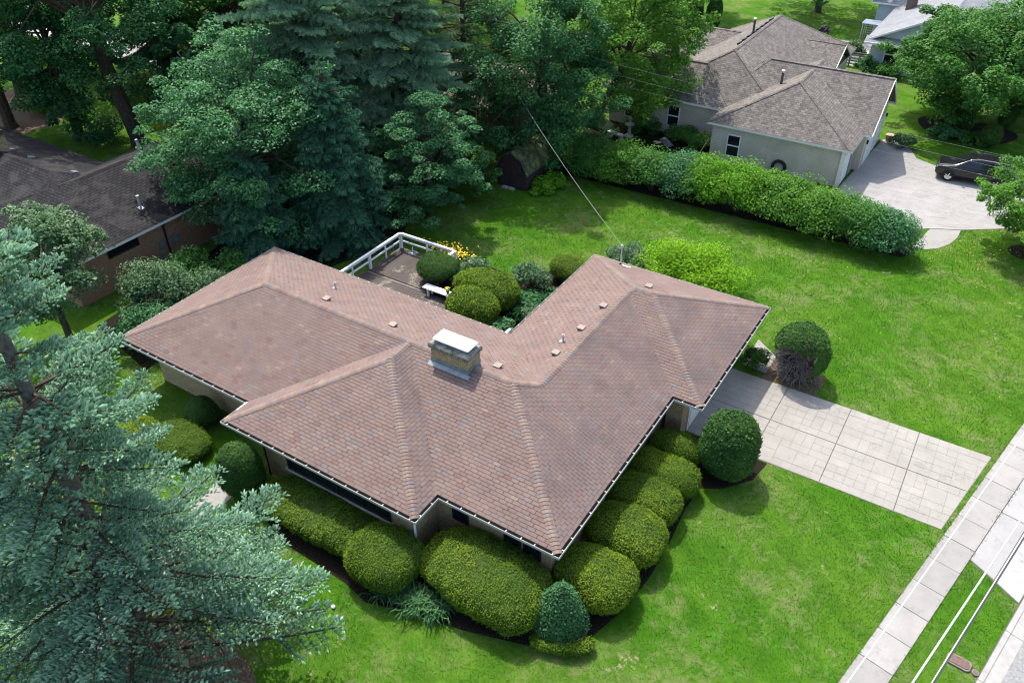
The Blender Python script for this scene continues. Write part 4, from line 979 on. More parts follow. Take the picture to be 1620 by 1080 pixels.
gbw = thing('stone_bench', 'pale stone bench in the shaded bed beside the grey house', 'bench', (-16.4, 37.3, 0))
MB().obox((-16.4, 37.3, 0.45), (1, -0.25, 0), (0.25, 1, 0), (0, 0, 1), 0.7, 0.2, 0.05).build('seat', 'stone_light', gbw)
for s in (-0.45, 0.45): MB().obox((-16.4 + s, 37.3 - 0.25 * s, 0.2), (1, -0.25, 0), (0.25, 1, 0), (0, 0, 1), 0.08, 0.16, 0.2).build('leg', 'stone_light', gbw)
stt = thing('stone_fountain', 'grey stone fountain column standing behind the pale stone bench', 'fountain', (-15.8, 38.3, 0))
MB().lathe((-15.8, 38.3, 0), [(0.35, 0), (0.3, 0.15), (0.13, 0.25), (0.12, 0.75), (0.38, 0.95), (0.35, 1.0), (0.1, 0.98), (0.08, 1.3), (0.16, 1.4), (0.05, 1.55)], 14).build('column', 'stone_light', stt)
pb = thing('garden_chair', 'dark grey reclining garden chair in the bed between hedge and grey house', 'chair', (-12.7, 37.5, 0))
MB().obox((-12.5, 37.5, 0.55), (1, -0.4, -0.5), (0.4, 1, 0), (0.5, 0, 1), 0.45, 0.32, 0.025).build('backrest', 'dark_plastic', pb); MB().obox((-13.15, 37.7, 0.36), (1, -0.4, 0.1), (0.4, 1, 0), (0, 0, 1), 0.4, 0.3, 0.025).build('seat', 'dark_plastic', pb)
for (x, y) in ((-13.4, 37.5), (-13.3, 38.05), (-12.75, 37.3), (-12.6, 37.8)): MB().box(x - 0.02, x + 0.02, y - 0.02, y + 0.02, 0, 0.35).build('leg', 'dark_plastic', pb)
pl = thing('wooden_pallet', 'sheet of bare plywood lying beside the grey garage corner', 'board', (-10.4, 36.6, 0))
MB().obox((-10.4, 36.6, 0.14), (1, 0.1, 0.05), (-0.1, 1, 0), (0, 0, 1), 0.65, 0.45, 0.02).build('sheet', 'vent_tan', pl); MB().box(-10.9, -9.9, 36.3, 36.9, 0.0, 0.10).build('batten', 'grey_wood', pl)
tool = thing('long_handled_tool', 'wooden-handled garden tool leaning on the grey garage corner', 'garden tool', (-9.7, 37.2, 0))
MB().tube([(-10.0, 37.0, 0.05), (-9.5, 37.68, 1.4)], 0.025, 6).build('handle', 'bare_wood', tool); MB().obox((-10.02, 36.97, 0.1), (1, 0, 0), (0, 1, 0.5), (0, -0.5, 1), 0.12, 0.02, 0.12).build('blade', 'rust_iron', tool)
tr = thing('car_tyre', 'black tyre leaning on the grey garage wall behind the hedge', 'tyre', (-4.4, 37.65, 0.3))
q = MB()
for i in range(20):
    for k in range(8):
        a, b = 2 * math.pi * i / 20, 2 * math.pi * k / 8; r_ = 0.42 + 0.11 * math.cos(b); q.v.append((-4.4 + r_ * math.cos(a), 37.62 + 0.10 * math.sin(b), 0.53 + r_ * math.sin(a)))
for i in range(20):
    for k in range(8): q.f.append((i * 8 + k, ((i + 1) % 20) * 8 + k, ((i + 1) % 20) * 8 + (k + 1) % 8, i * 8 + (k + 1) % 8)); q.t.append(0.5)
q.build('tread', 'rubber', tr)
pp = thing('planter_pot', 'terracotta planter pot by the grey house garage doors', 'plant pot', (0.75, 47.35, 0))
MB().lathe((0.75, 47.35, 0.02), [(0.2, 0), (0.3, 0.5), (0.32, 0.52), (0.27, 0.5)], 16).build('pot', 'terracotta', pp)
# beyond the grey house: fence, loungers, toys, cage
fe = thing('split_rail_fence', 'weathered split-rail fence between the grey house and the pale blue house', 'fence', (-4.5, 64, 0))
for k in range(4):
    x = -6.9 + k * 0.8; MB().box(x - 0.07, x + 0.07, 63.3, 63.44, 0, 1.25).build('post', 'grey_wood', fe)
for z in (0.25, 0.5, 0.75, 1.0, 1.2): MB().beam((-7.0, 63.28, z), (-4.4, 63.28, z + 0.03), 0.05, 0.13).build('rail', 'grey_wood', fe)
lg = thing('patio_lounger', 'dark lounger and table on the patio behind the grey house', 'lounger', (-11.2, 69, 0))
MB().box(-12.6, -10.6, 68.3, 69.3, 0.5, 0.58).build('seat', 'dark_plastic', lg); MB().obox((-10.2, 68.8, 0.95), (1, 0, 1.3), (0, 1, 0), (-1.3, 0, 1), 0.6, 0.5, 0.04).build('backrest', 'dark_plastic', lg)
for (x, y) in ((-12.4, 68.4), (-12.4, 69.2), (-10.7, 68.4), (-10.7, 69.2)): MB().box(x - 0.04, x + 0.04, y - 0.04, y + 0.04, 0.01, 0.5).build('leg', 'dark_plastic', lg)
gl = thing('barbecue_grill', 'black hooded barbecue at the back edge of the patio', 'barbecue', (-10.3, 70.3, 0))
MB().box(-10.8, -9.8, 70.0, 70.6, 0.75, 0.95).build('tray', 'dark_frame', gl); MB().lathe((-10.3, 70.3, 0.95), [(0.4, 0), (0.38, 0.2), (0.25, 0.35), (0.05, 0.4)], 12).build('hood', 'dark_frame', gl)
for (x, y) in ((-10.7, 70.05), (-9.9, 70.05), (-10.7, 70.55), (-9.9, 70.55)): MB().box(x - 0.03, x + 0.03, y - 0.03, y + 0.03, 0.01, 0.75).build('leg', 'dark_frame', gl)
ty = thing('toy_wagon', 'red toy wagon on the patio beside the dark lounger', 'toy', (-9.0, 68.1, 0))
MB().box(-9.5, -8.5, 67.8, 68.4, 0.25, 0.65).build('tub', 'red_plastic', ty)
for (x, y) in ((-9.35, 67.78), (-8.65, 67.78), (-9.35, 68.42), (-8.65, 68.42)): MB().lathe((x, y, 0.02), [(0.05, 0), (0.14, 0.05), (0.14, 0.2), (0.05, 0.25)], 10).build('wheel', 'rubber', ty)
ty2 = thing('toy_scooter', 'tiny red scooter lying on the patio', 'toy', (-7.3, 68.4, 0))
MB().beam((-7.6, 68.4, 0.12), (-7.0, 68.4, 0.12), 0.12, 0.05).build('deck', 'red_plastic', ty2); MB().tube([(-7.05, 68.4, 0.1), (-6.95, 68.4, 0.6)], 0.025, 6).build('handle', 'dark_frame', ty2)
cg = thing('wire_cage', 'white covered wire cage beside the pale blue house', 'cage', (-6.6, 73.3, 0))
for (x, y) in ((-7.3, 72.6), (-5.9, 72.6), (-7.3, 74.0), (-5.9, 74.0)): MB().box(x - 0.04, x + 0.04, y - 0.04, y + 0.04, 0, 1.4).build('post', 'galvanised', cg)
MB().box(-7.4, -5.8, 72.5, 74.1, 1.40, 1.46).build('cover', 'white_metal', cg)
for k in range(6):
    MB().box(-7.25, -5.95, 72.585, 72.605, 0.15 + k * 0.22, 0.17 + k * 0.22).build('wire_bar', 'galvanised', cg); MB().box(-7.1 + k * 0.2, -7.08 + k * 0.2, 72.57, 72.584, 0.0, 1.4).build('wire_bar', 'galvanised', cg)
rb = thing('raised_planter', 'pale timber raised planter box by the split-rail fence', 'planter', (-6.4, 66.3, 0))
for (x0, x1, y0, y1) in ((-7.8, -5.2, 65.5, 65.6), (-7.8, -5.2, 67.0, 67.1), (-7.8, -7.7, 65.601, 66.999), (-5.3, -5.2, 65.601, 66.999)): MB().box(x0, x1, y0, y1, 0, 0.4).build('side_board', 'white_paint', rb)
MB().box(-7.69, -5.31, 65.61, 66.99, 0, 0.33).build('soil', 'mulch', rb)
ball = tag(MB().lathe((-6.45, -4.05, 0.06), [(0.02, -0.06), (0.06, -0.04), (0.075, 0.0), (0.06, 0.04), (0.02, 0.06)], 12).build('lawn_ball', 'white_metal', None, True), 'small white ball lying on the lawn below the rounded shrubs', 'ball')
# ------------------------------------------------------------------ overhead lines
def wire(label, a, b, sag, r_, mat, n=24, group=None):
    a, b = Vector(a), Vector(b); pts = []
    for i in range(n + 1):
        t = i / n; p = a.lerp(b, t); p.z -= sag * 4 * t * (1 - t); pts.append(p)
    return tag(MB().tube(pts, r_, 6).build('overhead_wire', mat), label, 'wire', group)
def along(p, q, u0_, u1_, z):
    p, q = Vector((*p, 0)), Vector((*q, 0)); d = (q - p).normalized(); a = p + d * u0_; b = p + d * u1_; return (a.x, a.y, z), (b.x, b.y, z)
a, b = along((8.63, -3.41), (10.79, 6.38), -14, 40, 8.05); wire('white cable running above the sidewalk, nearest the lawn', a, b, 0.1, 0.016, 'wire_white')
a, b = along((9.77, -2.69), (11.23, 3.58), -14, 40, 8.05); wire('thick white cable above the verge, the middle one of three', a, b, 0.1, 0.020, 'wire_white')
a, b = along((10.14, -2.46), (11.31, 2.78), -14, 40, 8.05); wire('dark and white cable above the verge, nearest the road', a, b, 0.1, 0.018, 'wire_dark')
a, b = along((10.11, -2.46), (11.28, 2.78), -14, 40, 8.085); wire('pale messenger line lashed along the dark cable nearest the road', a, b, 0.1, 0.011, 'wire_white')
wire('service line sagging from the tall trees to the mast on the brown roof', (-18.5, 26.96, 6.2), (mx, my, zz + 1.1), 0.25, 0.008, 'wire_grey')
for k, (y, z, lb) in enumerate(((32.6, 6.5, 'topmost thin line crossing in front of the grey garage wall'), (32.9, 5.7, 'middle thin line crossing in front of the grey garage wall'), (33.2, 5.0, 'lowest thin line crossing above the hedge and the stamped drive'))):
    wire(lb, (-22, y + 0.6, z + 0.9), (26, y - 1.0, z - 0.2), 0.5, 0.0055, 'wire_grey')

# ------------------------------------------------------------------ vegetation
RG = np.random.default_rng(11)
def unit(a): return a / (np.linalg.norm(a, axis=1, keepdims=True) + 1e-9)
def mesh_np(name, V, F, tint, mat, parent=None, off=(0, 0, 0), smooth=False):
    """V (n,3), F (m,k) index array, tint (m,)"""
    me = bpy.data.meshes.new(name); V = V - np.array(off)
    me.vertices.add(len(V)); me.vertices.foreach_set('co', V.astype(np.float32).ravel())
    k = F.shape[1]
    me.loops.add(F.size); me.loops.foreach_set('vertex_index', F.astype(np.int32).ravel())
    me.polygons.add(len(F)); me.polygons.foreach_set('loop_start', (np.arange(len(F)) * k).astype(np.int32))
    at = me.attributes.new('tint', 'FLOAT', 'FACE'); at.data.foreach_set('value', np.clip(tint, 0, 1).astype(np.float32))
    if smooth: me.polygons.foreach_set('use_smooth', np.ones(len(F), bool))
    me.materials.append(MATS[mat]); me.update(calc_edges=True); me.validate()
    o = bpy.data.objects.new(name, me); COL.objects.link(o)
    if parent: o.parent = parent; OFF[o.name] = Vector(off)
    return o
def leaf_arrays(P, Nn, size, aspect=0.5, fold=0.18):
    n = len(P); L = np.asarray(size).reshape(-1, 1) * np.ones((n, 1))
    r_ = unit(RG.normal(size=(n, 3))); t = unit(np.cross(Nn, r_)); b = np.cross(Nn, t)
    V = np.empty((n, 4, 3))
    V[:, 0] = P - t * L * 0.5; V[:, 2] = P + t * L * 0.5 - Nn * L * fold * 0.6
    V[:, 1] = P + b * L * aspect * 0.5 + Nn * L * fold * 0.5; V[:, 3] = P - b * L * aspect * 0.5 + Nn * L * fold * 0.5
    return V.reshape(-1, 3), np.arange(4 * n).reshape(-1, 4)
def nz3(P, s, seed):
    """cheap smooth noise in about -1..1"""
    q = np.random.default_rng(seed); o = np.zeros(len(P))
    for k in range(6):
        d = unit(q.normal(size=(1, 3)))[0] * s * (1 + 0.5 * k); o += np.sin(P @ d + q.uniform(0, 6.28)) / (1 + 0.4 * k)
    return o / 2.2

# ---- clipped evergreen shrubs
def clipped(label, c, a, b, h, e, mat, nleaf, rotz=0.0, cone=0.0, name='clipped_yew', group='clipped shrubs round the house', z0=0.05, lsize=0.055, under=0.8, bare=None, core='core_green', overhang=0.0, lump=0.055, seed=None, shrink=None, point=False):
    """a clipped shrub: shorn, slightly lumpy body with small shoots all over its skin"""
    seed = seed or int(abs(c[0] * 131 + c[1] * 17)) + 3; nleaf = int(nleaf * 0.88); lsize *= 1.06
    root = thing(name, label, 'shrub', (c[0], c[1], 0), group)
    def surf(th, ph):
        q = 2 / e
        sg = lambda v, p: np.sign(v) * np.abs(v) ** p
        cp, spn = np.cos(ph), np.sin(ph)
        zz_ = sg(spn, q)
        rad = sg(cp, q)
        low = np.where(zz_ < 0, under + (1 - under) * (1 + zz_) ** 0.6, 1.0)        # tucked in below, where the clippers undercut
        tap = 1 - cone * (zz_ + 1) / 2
        if point:
            tt = (ph + np.pi / 2) / np.pi; zz_ = 2 * tt - 1; rad = np.minimum(1, (tt / 0.10 + 1e-6) ** 0.5) * np.clip(1.22 * (1 - tt) ** 0.78, 0, 1); low = 1.0; tap = 1.0
        X = a * rad * sg(np.cos(th), q) * low * tap; Y = b * rad * sg(np.sin(th), q) * low * tap; Z = z0 + (h - z0) * (zz_ + 1) / 2
        P = np.stack([X, Y, Z], 1)
        n_ = nz3(P, 2.2, seed) * lump + nz3(P, 7.0, seed + 1) * lump * 0.5 + nz3(P, 0.9, seed + 5) * lump * 1.5
        D = unit(np.stack([X / a ** 2, Y / b ** 2, (Z - h / 2) / (h / 2) ** 2], 1))
        return P + D * n_[:, None], D
    ca, sa = math.cos(rotz), math.sin(rotz)
    def place(P): return np.stack([P[:, 0] * ca - P[:, 1] * sa + c[0], P[:, 0] * sa + P[:, 1] * ca + c[1], P[:, 2]], 1)
    nt_, np_ = 40, 22
    T_, Ph = np.meshgrid(np.linspace(0, 2 * np.pi, nt_, endpoint=False), np.linspace(-np.pi / 2 + 0.05, np.pi / 2 - 1e-7, np_))
    P, D = surf(T_.ravel(), Ph.ravel()); P = P - D * 0.035
    if shrink: P = P * np.array([shrink, shrink, 0.86])
    F = []
    for i in range(np_ - 1):
        for j in range(nt_): F.append((i * nt_ + j, i * nt_ + (j + 1) % nt_, (i + 1) * nt_ + (j + 1) % nt_, (i + 1) * nt_ + j))
    mesh_np('inner_branches', place(P), np.array(F), np.full(len(F), 0.3), core, root, (c[0], c[1], 0), True)
    # sample the skin evenly by rejection on the parametric area
    m = nleaf * 8
    th = RG.uniform(0, 2 * np.pi, m); ph = np.arcsin(RG.uniform(-1, 1, m))
    P, D = surf(th, ph); d2 = 1e-3
    P1_, _ = surf(th + d2, ph); P2_, _ = surf(th, ph + d2)
    w = np.linalg.norm(np.cross(P1_ - P, P2_ - P), axis=1) / (np.cos(ph) + 0.02)
    w = np.minimum(w, np.quantile(w, 0.999)); w /= w.sum()
    idx = RG.choice(m, nleaf, p=w); P, D = P[idx], D[idx]
    P = P + D * (RG.normal(0, 0.02, (nleaf, 1)) + (RG.random((nleaf, 1)) < 0.05) * RG.uniform(0.02, 0.09, (nleaf, 1))) + RG.normal(0, 0.012, (nleaf, 3))
    keep = np.ones(nleaf, bool)
    if bare is not None:
        keep &= ~bare(P)
    # small holes where old wood shows
    keep &= nz3(P, 5.5, seed + 9) + RG.normal(0, 0.12, nleaf) > -9
    P, D = P[keep], D[keep]
    Nn = unit(D * 0.55 + np.array([0, 0, 0.35]) + RG.normal(0, 0.42, P.shape))
    tint = 0.47 + 0.22 * nz3(P, 1.3, seed + 3) + 0.11 * nz3(P, 5.0, seed + 8) + RG.normal(0, 0.12, len(P))
    brown = (nz3(P, 2.7, seed + 12) > 0.98) & (RG.random(len(P)) < 0.4)
    tint = np.where(brown, 1.0, np.clip(tint, 0, 0.95))
    V, F = leaf_arrays(place(P), np.stack([Nn[:, 0] * ca - Nn[:, 1] * sa, Nn[:, 0] * sa + Nn[:, 1] * ca, Nn[:, 2]], 1), RG.uniform(0.7, 1.3, len(P)) * lsize, 0.55)
    stuff(mesh_np('foliage', V, F, tint, mat, root, (c[0], c[1], 0)))
    MB().tube([(c[0], c[1], -0.05), (c[0], c[1], h * 0.5)], [0.10, 0.06], 8).build('stem', 'bark', root)
    return root
clipped('small clipped yew dome beside the wall left of the front entry', (-17.6, 0.0), 0.75, 0.7, 1.25, 2.3, 'yew_dark', 7650, cone=0.25)
clipped('low spreading yew cushion on the left of the entry path', (-17.1, -1.6), 1.35, 1.0, 0.85, 2.4, 'yew', 11050)
clipped('lowest olive cushion shrub at the far left beside the spruce branches', (-18.9, -2.1), 1.0, 0.8, 0.75, 2.4, 'yew_light', 6800)
clipped('tall dark egg-shaped yew at the left end of the front windows', (-12.95, -1.9), 0.95, 0.92, 2.45, 2.25, 'yew_dark', 16150, cone=0.22)
clipped('long flat-topped yew hedge below the wide front window', (-9.25, -1.7), 2.6, 1.0, 1.15, 4.2, 'yew', 23800, lump=0.075)
clipped('broad rounded yew at the front corner of the projecting wing', (-5.78, -2.0), 1.34, 1.15, 1.65, 2.7, 'yew', 18700)
clipped('largest long bulging yew in the front, with yellow-green new growth', (-2.45, -0.75), 2.36, 1.46, 1.6, 3.0, 'yew', 32300, lump=0.075)
clipped('dark green pointed juniper cone in front of the house corner', (0.45, -0.55), 0.95, 0.92, 2.2, 2.0, 'juniper', 11900, point=True, name='juniper', lsize=0.085, under=0.85)
clipped('large yew at the house corner, first in the row along the right side', (0.78, 1.3), 1.42, 1.18, 1.55, 2.8, 'yew_light', 17850)
clipped('second yew in the row along the right side of the house', (0.82, 3.55), 1.45, 1.05, 1.45, 2.8, 'yew_light', 17000)
clipped('middle yew of five in the row along the right side, with a reddish-brown patch', (0.70, 5.45), 1.38, 0.93, 1.35, 2.8, 'yew_light', 16150)
clipped('fourth yew in the row along the right side, bright yellow-green', (0.72, 7.1), 1.36, 0.86, 1.3, 2.8, 'yew_light', 15300)
clipped('last yew in the row, tucked against the garage wall', (0.5, 8.65), 1.08, 0.68, 1.3, 2.6, 'yew', 11050)
clipped('big dark green globe-shaped shrub beside the driveway', (2.55, 9.15), 1.22, 1.2, 2.95, 2.35, 'yew_dark', 25500, cone=0.12, under=0.8, lsize=0.09)
bare_front = lambda P: (P[:, 1] * 0.85 + P[:, 0] * 0.25 < -0.12 + 0.25 * nz3(P, 2.0, 77)) & (P[:, 2] < 2.05 + 0.2 * nz3(P, 3.0, 5)) & (P[:, 0] < 0.9)
bb = clipped('half-dead clipped shrub whose front shows bare brown twigs, beside the drive', (3.05, 16.75), 1.38, 1.3, 2.8, 2.2, 'yew_dark', 19550, cone=0.25, under=0.9, bare=bare_front, core='core_brown', lsize=0.085, shrink=0.55)
tw = MB()
for i in range(900):
    a = RG.uniform(-3.3, -0.2); zz0 = RG.uniform(0.2, 2.1)
    rr = 1.25 * (1 - 0.12 * zz0) * RG.uniform(0.35, 0.8)
    p = Vector((3.05 + rr * math.cos(a) * 0.9, 16.75 + rr * math.sin(a) * 0.9, zz0))
    o_ = Vector((math.cos(a), math.sin(a), 0)); d = (o_ * 0.8 + Vector((RG.normal(0, 0.35), RG.normal(0, 0.35), RG.normal(0.25, 0.45)))).normalized()
    q = p + d * RG.uniform(0.3, 0.6)
    tw.tube([p, (p + q) / 2 + Vector((0, 0, 0.04)), q], [0.016, 0.012, 0.006], 3, cap=False)
stuff(tw.build('bare_twigs', 'twig_dead', bb))
clipped('low curved strip of clipped shrub wrapped round the foot of the juniper cone', (0.92, -1.22), 1.05, 0.32, 0.5, 3.0, 'yew', 5200, rotz=R(28))
clipped('mushroom-shaped clipped yew rising behind the white bench', (-15.6, 14.35), 1.18, 1.1, 1.75, 2.2, 'yew_dark', 12750, z0=0.55)
clipped('rear lobe of the twin clipped yews in the inner corner of the house', (-12.4, 14.2), 1.85, 1.15, 1.75, 2.6, 'yew_light', 15300, lsize=0.085)
clipped('front lobe of the twin clipped yews nearest the rear gutter', (-12.0, 12.35), 1.35, 1.05, 1.75, 2.6, 'yew_light', 12750, lsize=0.085)
clipped('dark clipped yew behind the rear corner of the right wing', (-9.8, 18.4), 1.15, 0.9, 1.3, 2.5, 'yew_light', 10200)

# ---- loose shrubs
def loose(label, c, rx, ry, h, mat, nleaf, lsize=0.12, name='leafy_shrub', group=None, nclump=26, cat='shrub', seed=None, flat=0.75):
    root = thing(name, label, cat, (c[0], c[1], 0), group)
    q = np.random.default_rng(seed or int(abs(c[0] * 97 + c[1] * 31)) + 2)
    d = unit(q.normal(size=(nclump, 3))); d[:, 2] = np.abs(d[:, 2]) * 1.0 - 0.15
    rr = q.uniform(0.5, 0.95, (nclump, 1))
    C = d * rr * np.array([rx, ry, h * 0.62]) + np.array([0, 0, h * 0.42]); C[:, 2] = np.maximum(C[:, 2], h * 0.12)
    cs = 0.34 * (rx * ry * h) ** (1 / 3) * q.uniform(0.7, 1.25, nclump)
    k = q.integers(0, nclump, nleaf)
    dv = unit(q.normal(size=(nleaf, 3))); rad = q.uniform(0.45, 1.0, (nleaf, 1)) ** 0.5
    P = C[k] + dv * rad * cs[k][:, None] * np.array([1.1, 1.1, flat]); P[:, 2] = np.maximum(P[:, 2], 0.05)
    Nn = unit(dv * 0.5 + np.array([0, 0, 0.75]) + q.normal(0, 0.45, P.shape))
    tint = 0.45 + 0.18 * (q.random(nclump)[k] - 0.5) * 2 + q.normal(0, 0.17, nleaf) + 0.12 * dv[:, 2]
    V, F = leaf_arrays(P + np.array([c[0], c[1], 0]), Nn, q.uniform(0.7, 1.35, nleaf) * lsize, 0.55)
    stuff(mesh_np('foliage', V, F, tint, mat, root, (c[0], c[1], 0)))
    st = MB()
    for i in range(min(7, nclump)):
        st.tube([(c[0] + 0.1 * math.cos(i), c[1] + 0.1 * math.sin(i), -0.05), (c[0] + C[i, 0] * 0.5, c[1] + C[i, 1] * 0.5, C[i, 2] * 0.6), (c[0] + C[i, 0] * 0.9, c[1] + C[i, 1] * 0.9, C[i, 2])], [0.03, 0.02, 0.008], 5)
    st.build('stems', 'bark', root)
    return root
HG = 'shrubs of the long hedge'
hedge = [(-17.0, 31.4, 1.7, 1.5, 2.65, 'leaf_mid', 'dark leafy shrub at the far left end of the long hedge, beside the shed'),
         (-14.9, 31.2, 1.7, 1.5, 2.55, 'leaf_mid', 'second shrub from the shed in the long hedge, deep green'),
         (-12.7, 31.2, 1.7, 1.5, 2.60, 'leaf_light', 'third shrub from the shed in the long hedge, with lighter tips'),
         (-10.6, 31.4, 1.6, 1.5, 2.55, 'leaf_mid', 'deep green shrub in the hedge opposite the garden chair'),
         (-8.7, 31.6, 1.6, 1.6, 2.60, 'leaf_bluegreen', 'blue-green shrub in the hedge left of the garage window'),
         (-6.8, 31.5, 1.6, 1.6, 2.85, 'leaf_lime', 'bright lime shrub in the hedge right below the garage window'),
         (-4.9, 31.4, 1.6, 1.7, 2.95, 'leaf_lime', 'tallest lime-green shrub at the middle of the garage wall'),
         (-3.0, 31.6, 1.6, 1.7, 2.75, 'leaf_light', 'light green shrub in the hedge near the garage downspout'),
         (-1.2, 31.4, 1.6, 1.7, 2.75, 'leaf_light', 'shrub in the hedge in front of the garage corner'),
         (0.6, 31.3, 1.6, 1.7, 2.60, 'leaf_light', 'mid green shrub in the hedge beside the stamped drive'),
         (2.3, 31.2, 1.5, 1.6, 2.55, 'leaf_mid', 'shrub next to last at the drive end of the long hedge'),
         (3.9, 30.9, 1.4, 1.5, 2.40, 'leaf_bluegreen', 'last rounded shrub at the right end of the long hedge')]
for (x, y, a, b, h, mt, lb) in hedge: loose(lb, (x, y - 0.45), a * 1.15, b * 1.15, h + 0.25, mt, 13000, 0.13, 'hedge_shrub', HG, 56)
loose('large bright green shrub behind the garage roof', (-3.7, 21.0), 2.9, 1.9, 2.5, 'leaf_golden', 24000, 0.12, nclump=55, flat=0.9)
loose('greyish-leaved shrub behind the service mast', (-7.4, 20.9), 1.35, 1.0, 1.7, 'leaf_silver', 5200, 0.12)
loose('pale green variegated shrub between the clipped yews', (-11.3, 16.6), 1.05, 0.9, 1.6, 'leaf_silver', 4200, 0.12)
loose('small cream-leaved shrub in the inner house corner', (-9.4, 14.0), 0.6, 0.6, 0.9, 'leaf_silver', 1400, 0.11, nclump=12)
loose('second cream-leaved shrub against the right wing', (-8.9, 16.4), 0.55, 0.6, 1.2, 'leaf_silver', 1500, 0.11, nclump=12)
loose('dark bluish groundcover plant in the inner corner', (-9.6, 11.7), 1.9, 1.9, 0.6, 'leaf_bluegreen', 7000, 0.14, nclump=40)
loose('dark leafy groundcover plant below the right wing gutter', (-9.6, 15.2), 1.7, 1.7, 0.6, 'leaf_dark', 5200, 0.14, nclump=34)
loose('bushy evergreen shrub at the garage corner by the side path', (1.25, 16.35), 0.62, 0.6, 1.15, 'yew_dark', 3800, 0.09, nclump=20)
loose('bright hosta clump at the foot of the shed wall', (-16.6, 27.6), 0.9, 1.5, 0.75, 'leaf_lime', 2600, 0.22, 'hosta_clump', None, 24)
loose('dark perennial clump left of the shed door', (-20.6, 26.6), 1.0, 0.8, 0.8, 'leaf_dark', 2200, 0.15)
loose('tall grey-green perennial beside the deck corner', (-14.4, 16.0), 0.8, 0.9, 1.1, 'leaf_silver', 2600, 0.14)
loose('leafy foundation shrub under the left window of the grey house', (-15.3, 39.4), 1.5, 0.9, 1.4, 'leaf_mid', 4000, 0.14)
loose('leafy foundation shrub right of the grey house double window', (-12.0, 39.3), 1.5, 0.9, 1.2, 'leaf_mid', 4000, 0.14)
loose('foundation shrub in the corner by the grey garage wing', (-10.4, 38.6), 0.9, 1.1, 1.3, 'leaf_mid', 3200, 0.14)
loose('flowering shrub by the grey house garage doors', (1.8, 46.7), 0.95, 0.75, 1.0, 'leaf_silver', 2600, 0.13)
loose('ornamental grass clump under the large maple', (4.2, 50.2), 1.5, 1.0, 0.8, 'leaf_bluegreen', 3000, 0.16)
loose('low green bed plants beside the drive under the large maple', (6.2, 50.4), 1.6, 1.0, 0.7, 'leaf_mid', 2800, 0.16)
loose('shrub beneath the pale blue house window', (-2.6, 61.7), 1.4, 0.9, 1.2, 'leaf_mid', 2800, 0.16)
loose('dark shrub at the left corner of the pale blue house', (-4.4, 61.9), 0.9, 0.8, 1.6, 'leaf_dark', 2200, 0.16)
loose('olive shrub behind the back wing of the grey house', (-18.5, 62), 2.0, 1.4, 1.6, 'yew_light', 3000, 0.16)
loose('large-leaved plants in the raised planter', (-6.4, 66.3), 1.0, 0.7, 1.4, 'leaf_silver', 1400, 0.22)
for (x, y, r_, h, lb) in ((5.0, 52.6, 0.75, 1.7, 'left dark clipped dome under the large maple'), (7.6, 54.3, 0.75, 1.8, 'rear dark clipped dome at the right edge under the large maple'), (7.0, 50.0, 0.85, 1.7, 'front clipped dome beside the black car')):
    clipped(lb, (x, y), r_, r_, h, 2.2, 'yew_dark', 3000, cone=0.3, lsize=0.11, group='clipped domes under the maple')
LS = [(-25.6, 4.2, 1.7, 1.6, 3.6, 'leaf_silver', 9000, 'pale silvery shrub behind the left neighbour wall end'),
      (-23.7, 5.9, 1.4, 1.3, 2.6, 'leaf_silver', 6500, 'smaller silvery shrub close to the left end of the brown roof'),
      (-24.3, 2.6, 1.5, 1.4, 2.2, 'leaf_bluegreen', 5500, 'dark green shrub under the left end of the brown roof'),
      (-27.0, 7.2, 1.3, 1.3, 2.0, 'leaf_mid', 5000, 'green shrub below the brick wall of the left neighbour'),
      (-25.0, 8.6, 1.4, 1.3, 1.8, 'leaf_mid', 5000, 'green shrub at the foot of the weeping spruce')]
for (x, y, a, b, h, mt, nl, lb) in LS: loose(lb, (x, y), a, b, h, mt, nl, 0.14, nclump=34)
for (x, y, a, h, mt, lb) in ((-40.5, 14.5, 1.3, 1.3, 'leaf_dark', 'dark shrub behind the left roof valley'), (-43.0, 14.2, 1.0, 1.0, 'leaf_mid', 'rounded shrub on the shaded lawn behind the dark roof'), (-38.5, 15.7, 1.3, 1.2, 'leaf_silver', 'pale shrub at the rear corner of the dark roof'),
                             (-49, 17, 2.2, 2.2, 'leaf_dark', 'big dark shrub near the bare soil at the far left'), (-52, 24, 3.0, 2.2, 'leaf_dark', 'dark shrub mass beyond the shaded lawn'), (-46, 25.5, 2.8, 2.0, 'leaf_mid', 'shrub mass behind the leaning trunk'), (-58, 19, 2.0, 1.5, 'leaf_lime', 'small sunlit shrub at the far left')):
    loose(lb, (x, y), a, a * 0.8, h, mt, 4200, 0.17, nclump=26)
# daylily clumps: arching straps
def strap(label, c, r_, n):
    root = thing('daylily_clump', label, 'plant', (c[0], c[1], 0), 'daylilies in the front bed')
    mb = MB()
    for i in range(n):
        a = RG.uniform(0, 6.28); L = RG.uniform(0.35, 0.62); w = RG.uniform(0.012, 0.02)
        b = Vector((c[0] + RG.normal(0, r_ * 0.35), c[1] + RG.normal(0, r_ * 0.35), 0.0)); d = Vector((math.cos(a), math.sin(a), 0)); s = Vector((-d.y, d.x, 0)) * w
        p1 = b + d * L * 0.35 + Vector((0, 0, L * 0.75)); p2 = b + d * L * 0.75 + Vector((0, 0, L * 0.85)); p3 = b + d * L * 1.1 + Vector((0, 0, L * 0.55))
        mb.add([b - s, b + s, p1 + s * 1.2, p1 - s * 1.2, p2 + s, p2 - s, p3], [(0, 1, 2, 3), (3, 2, 4, 5), (5, 4, 6)], float(RG.random()))
    stuff(mb.build('leaves', 'strap_leaf', root))
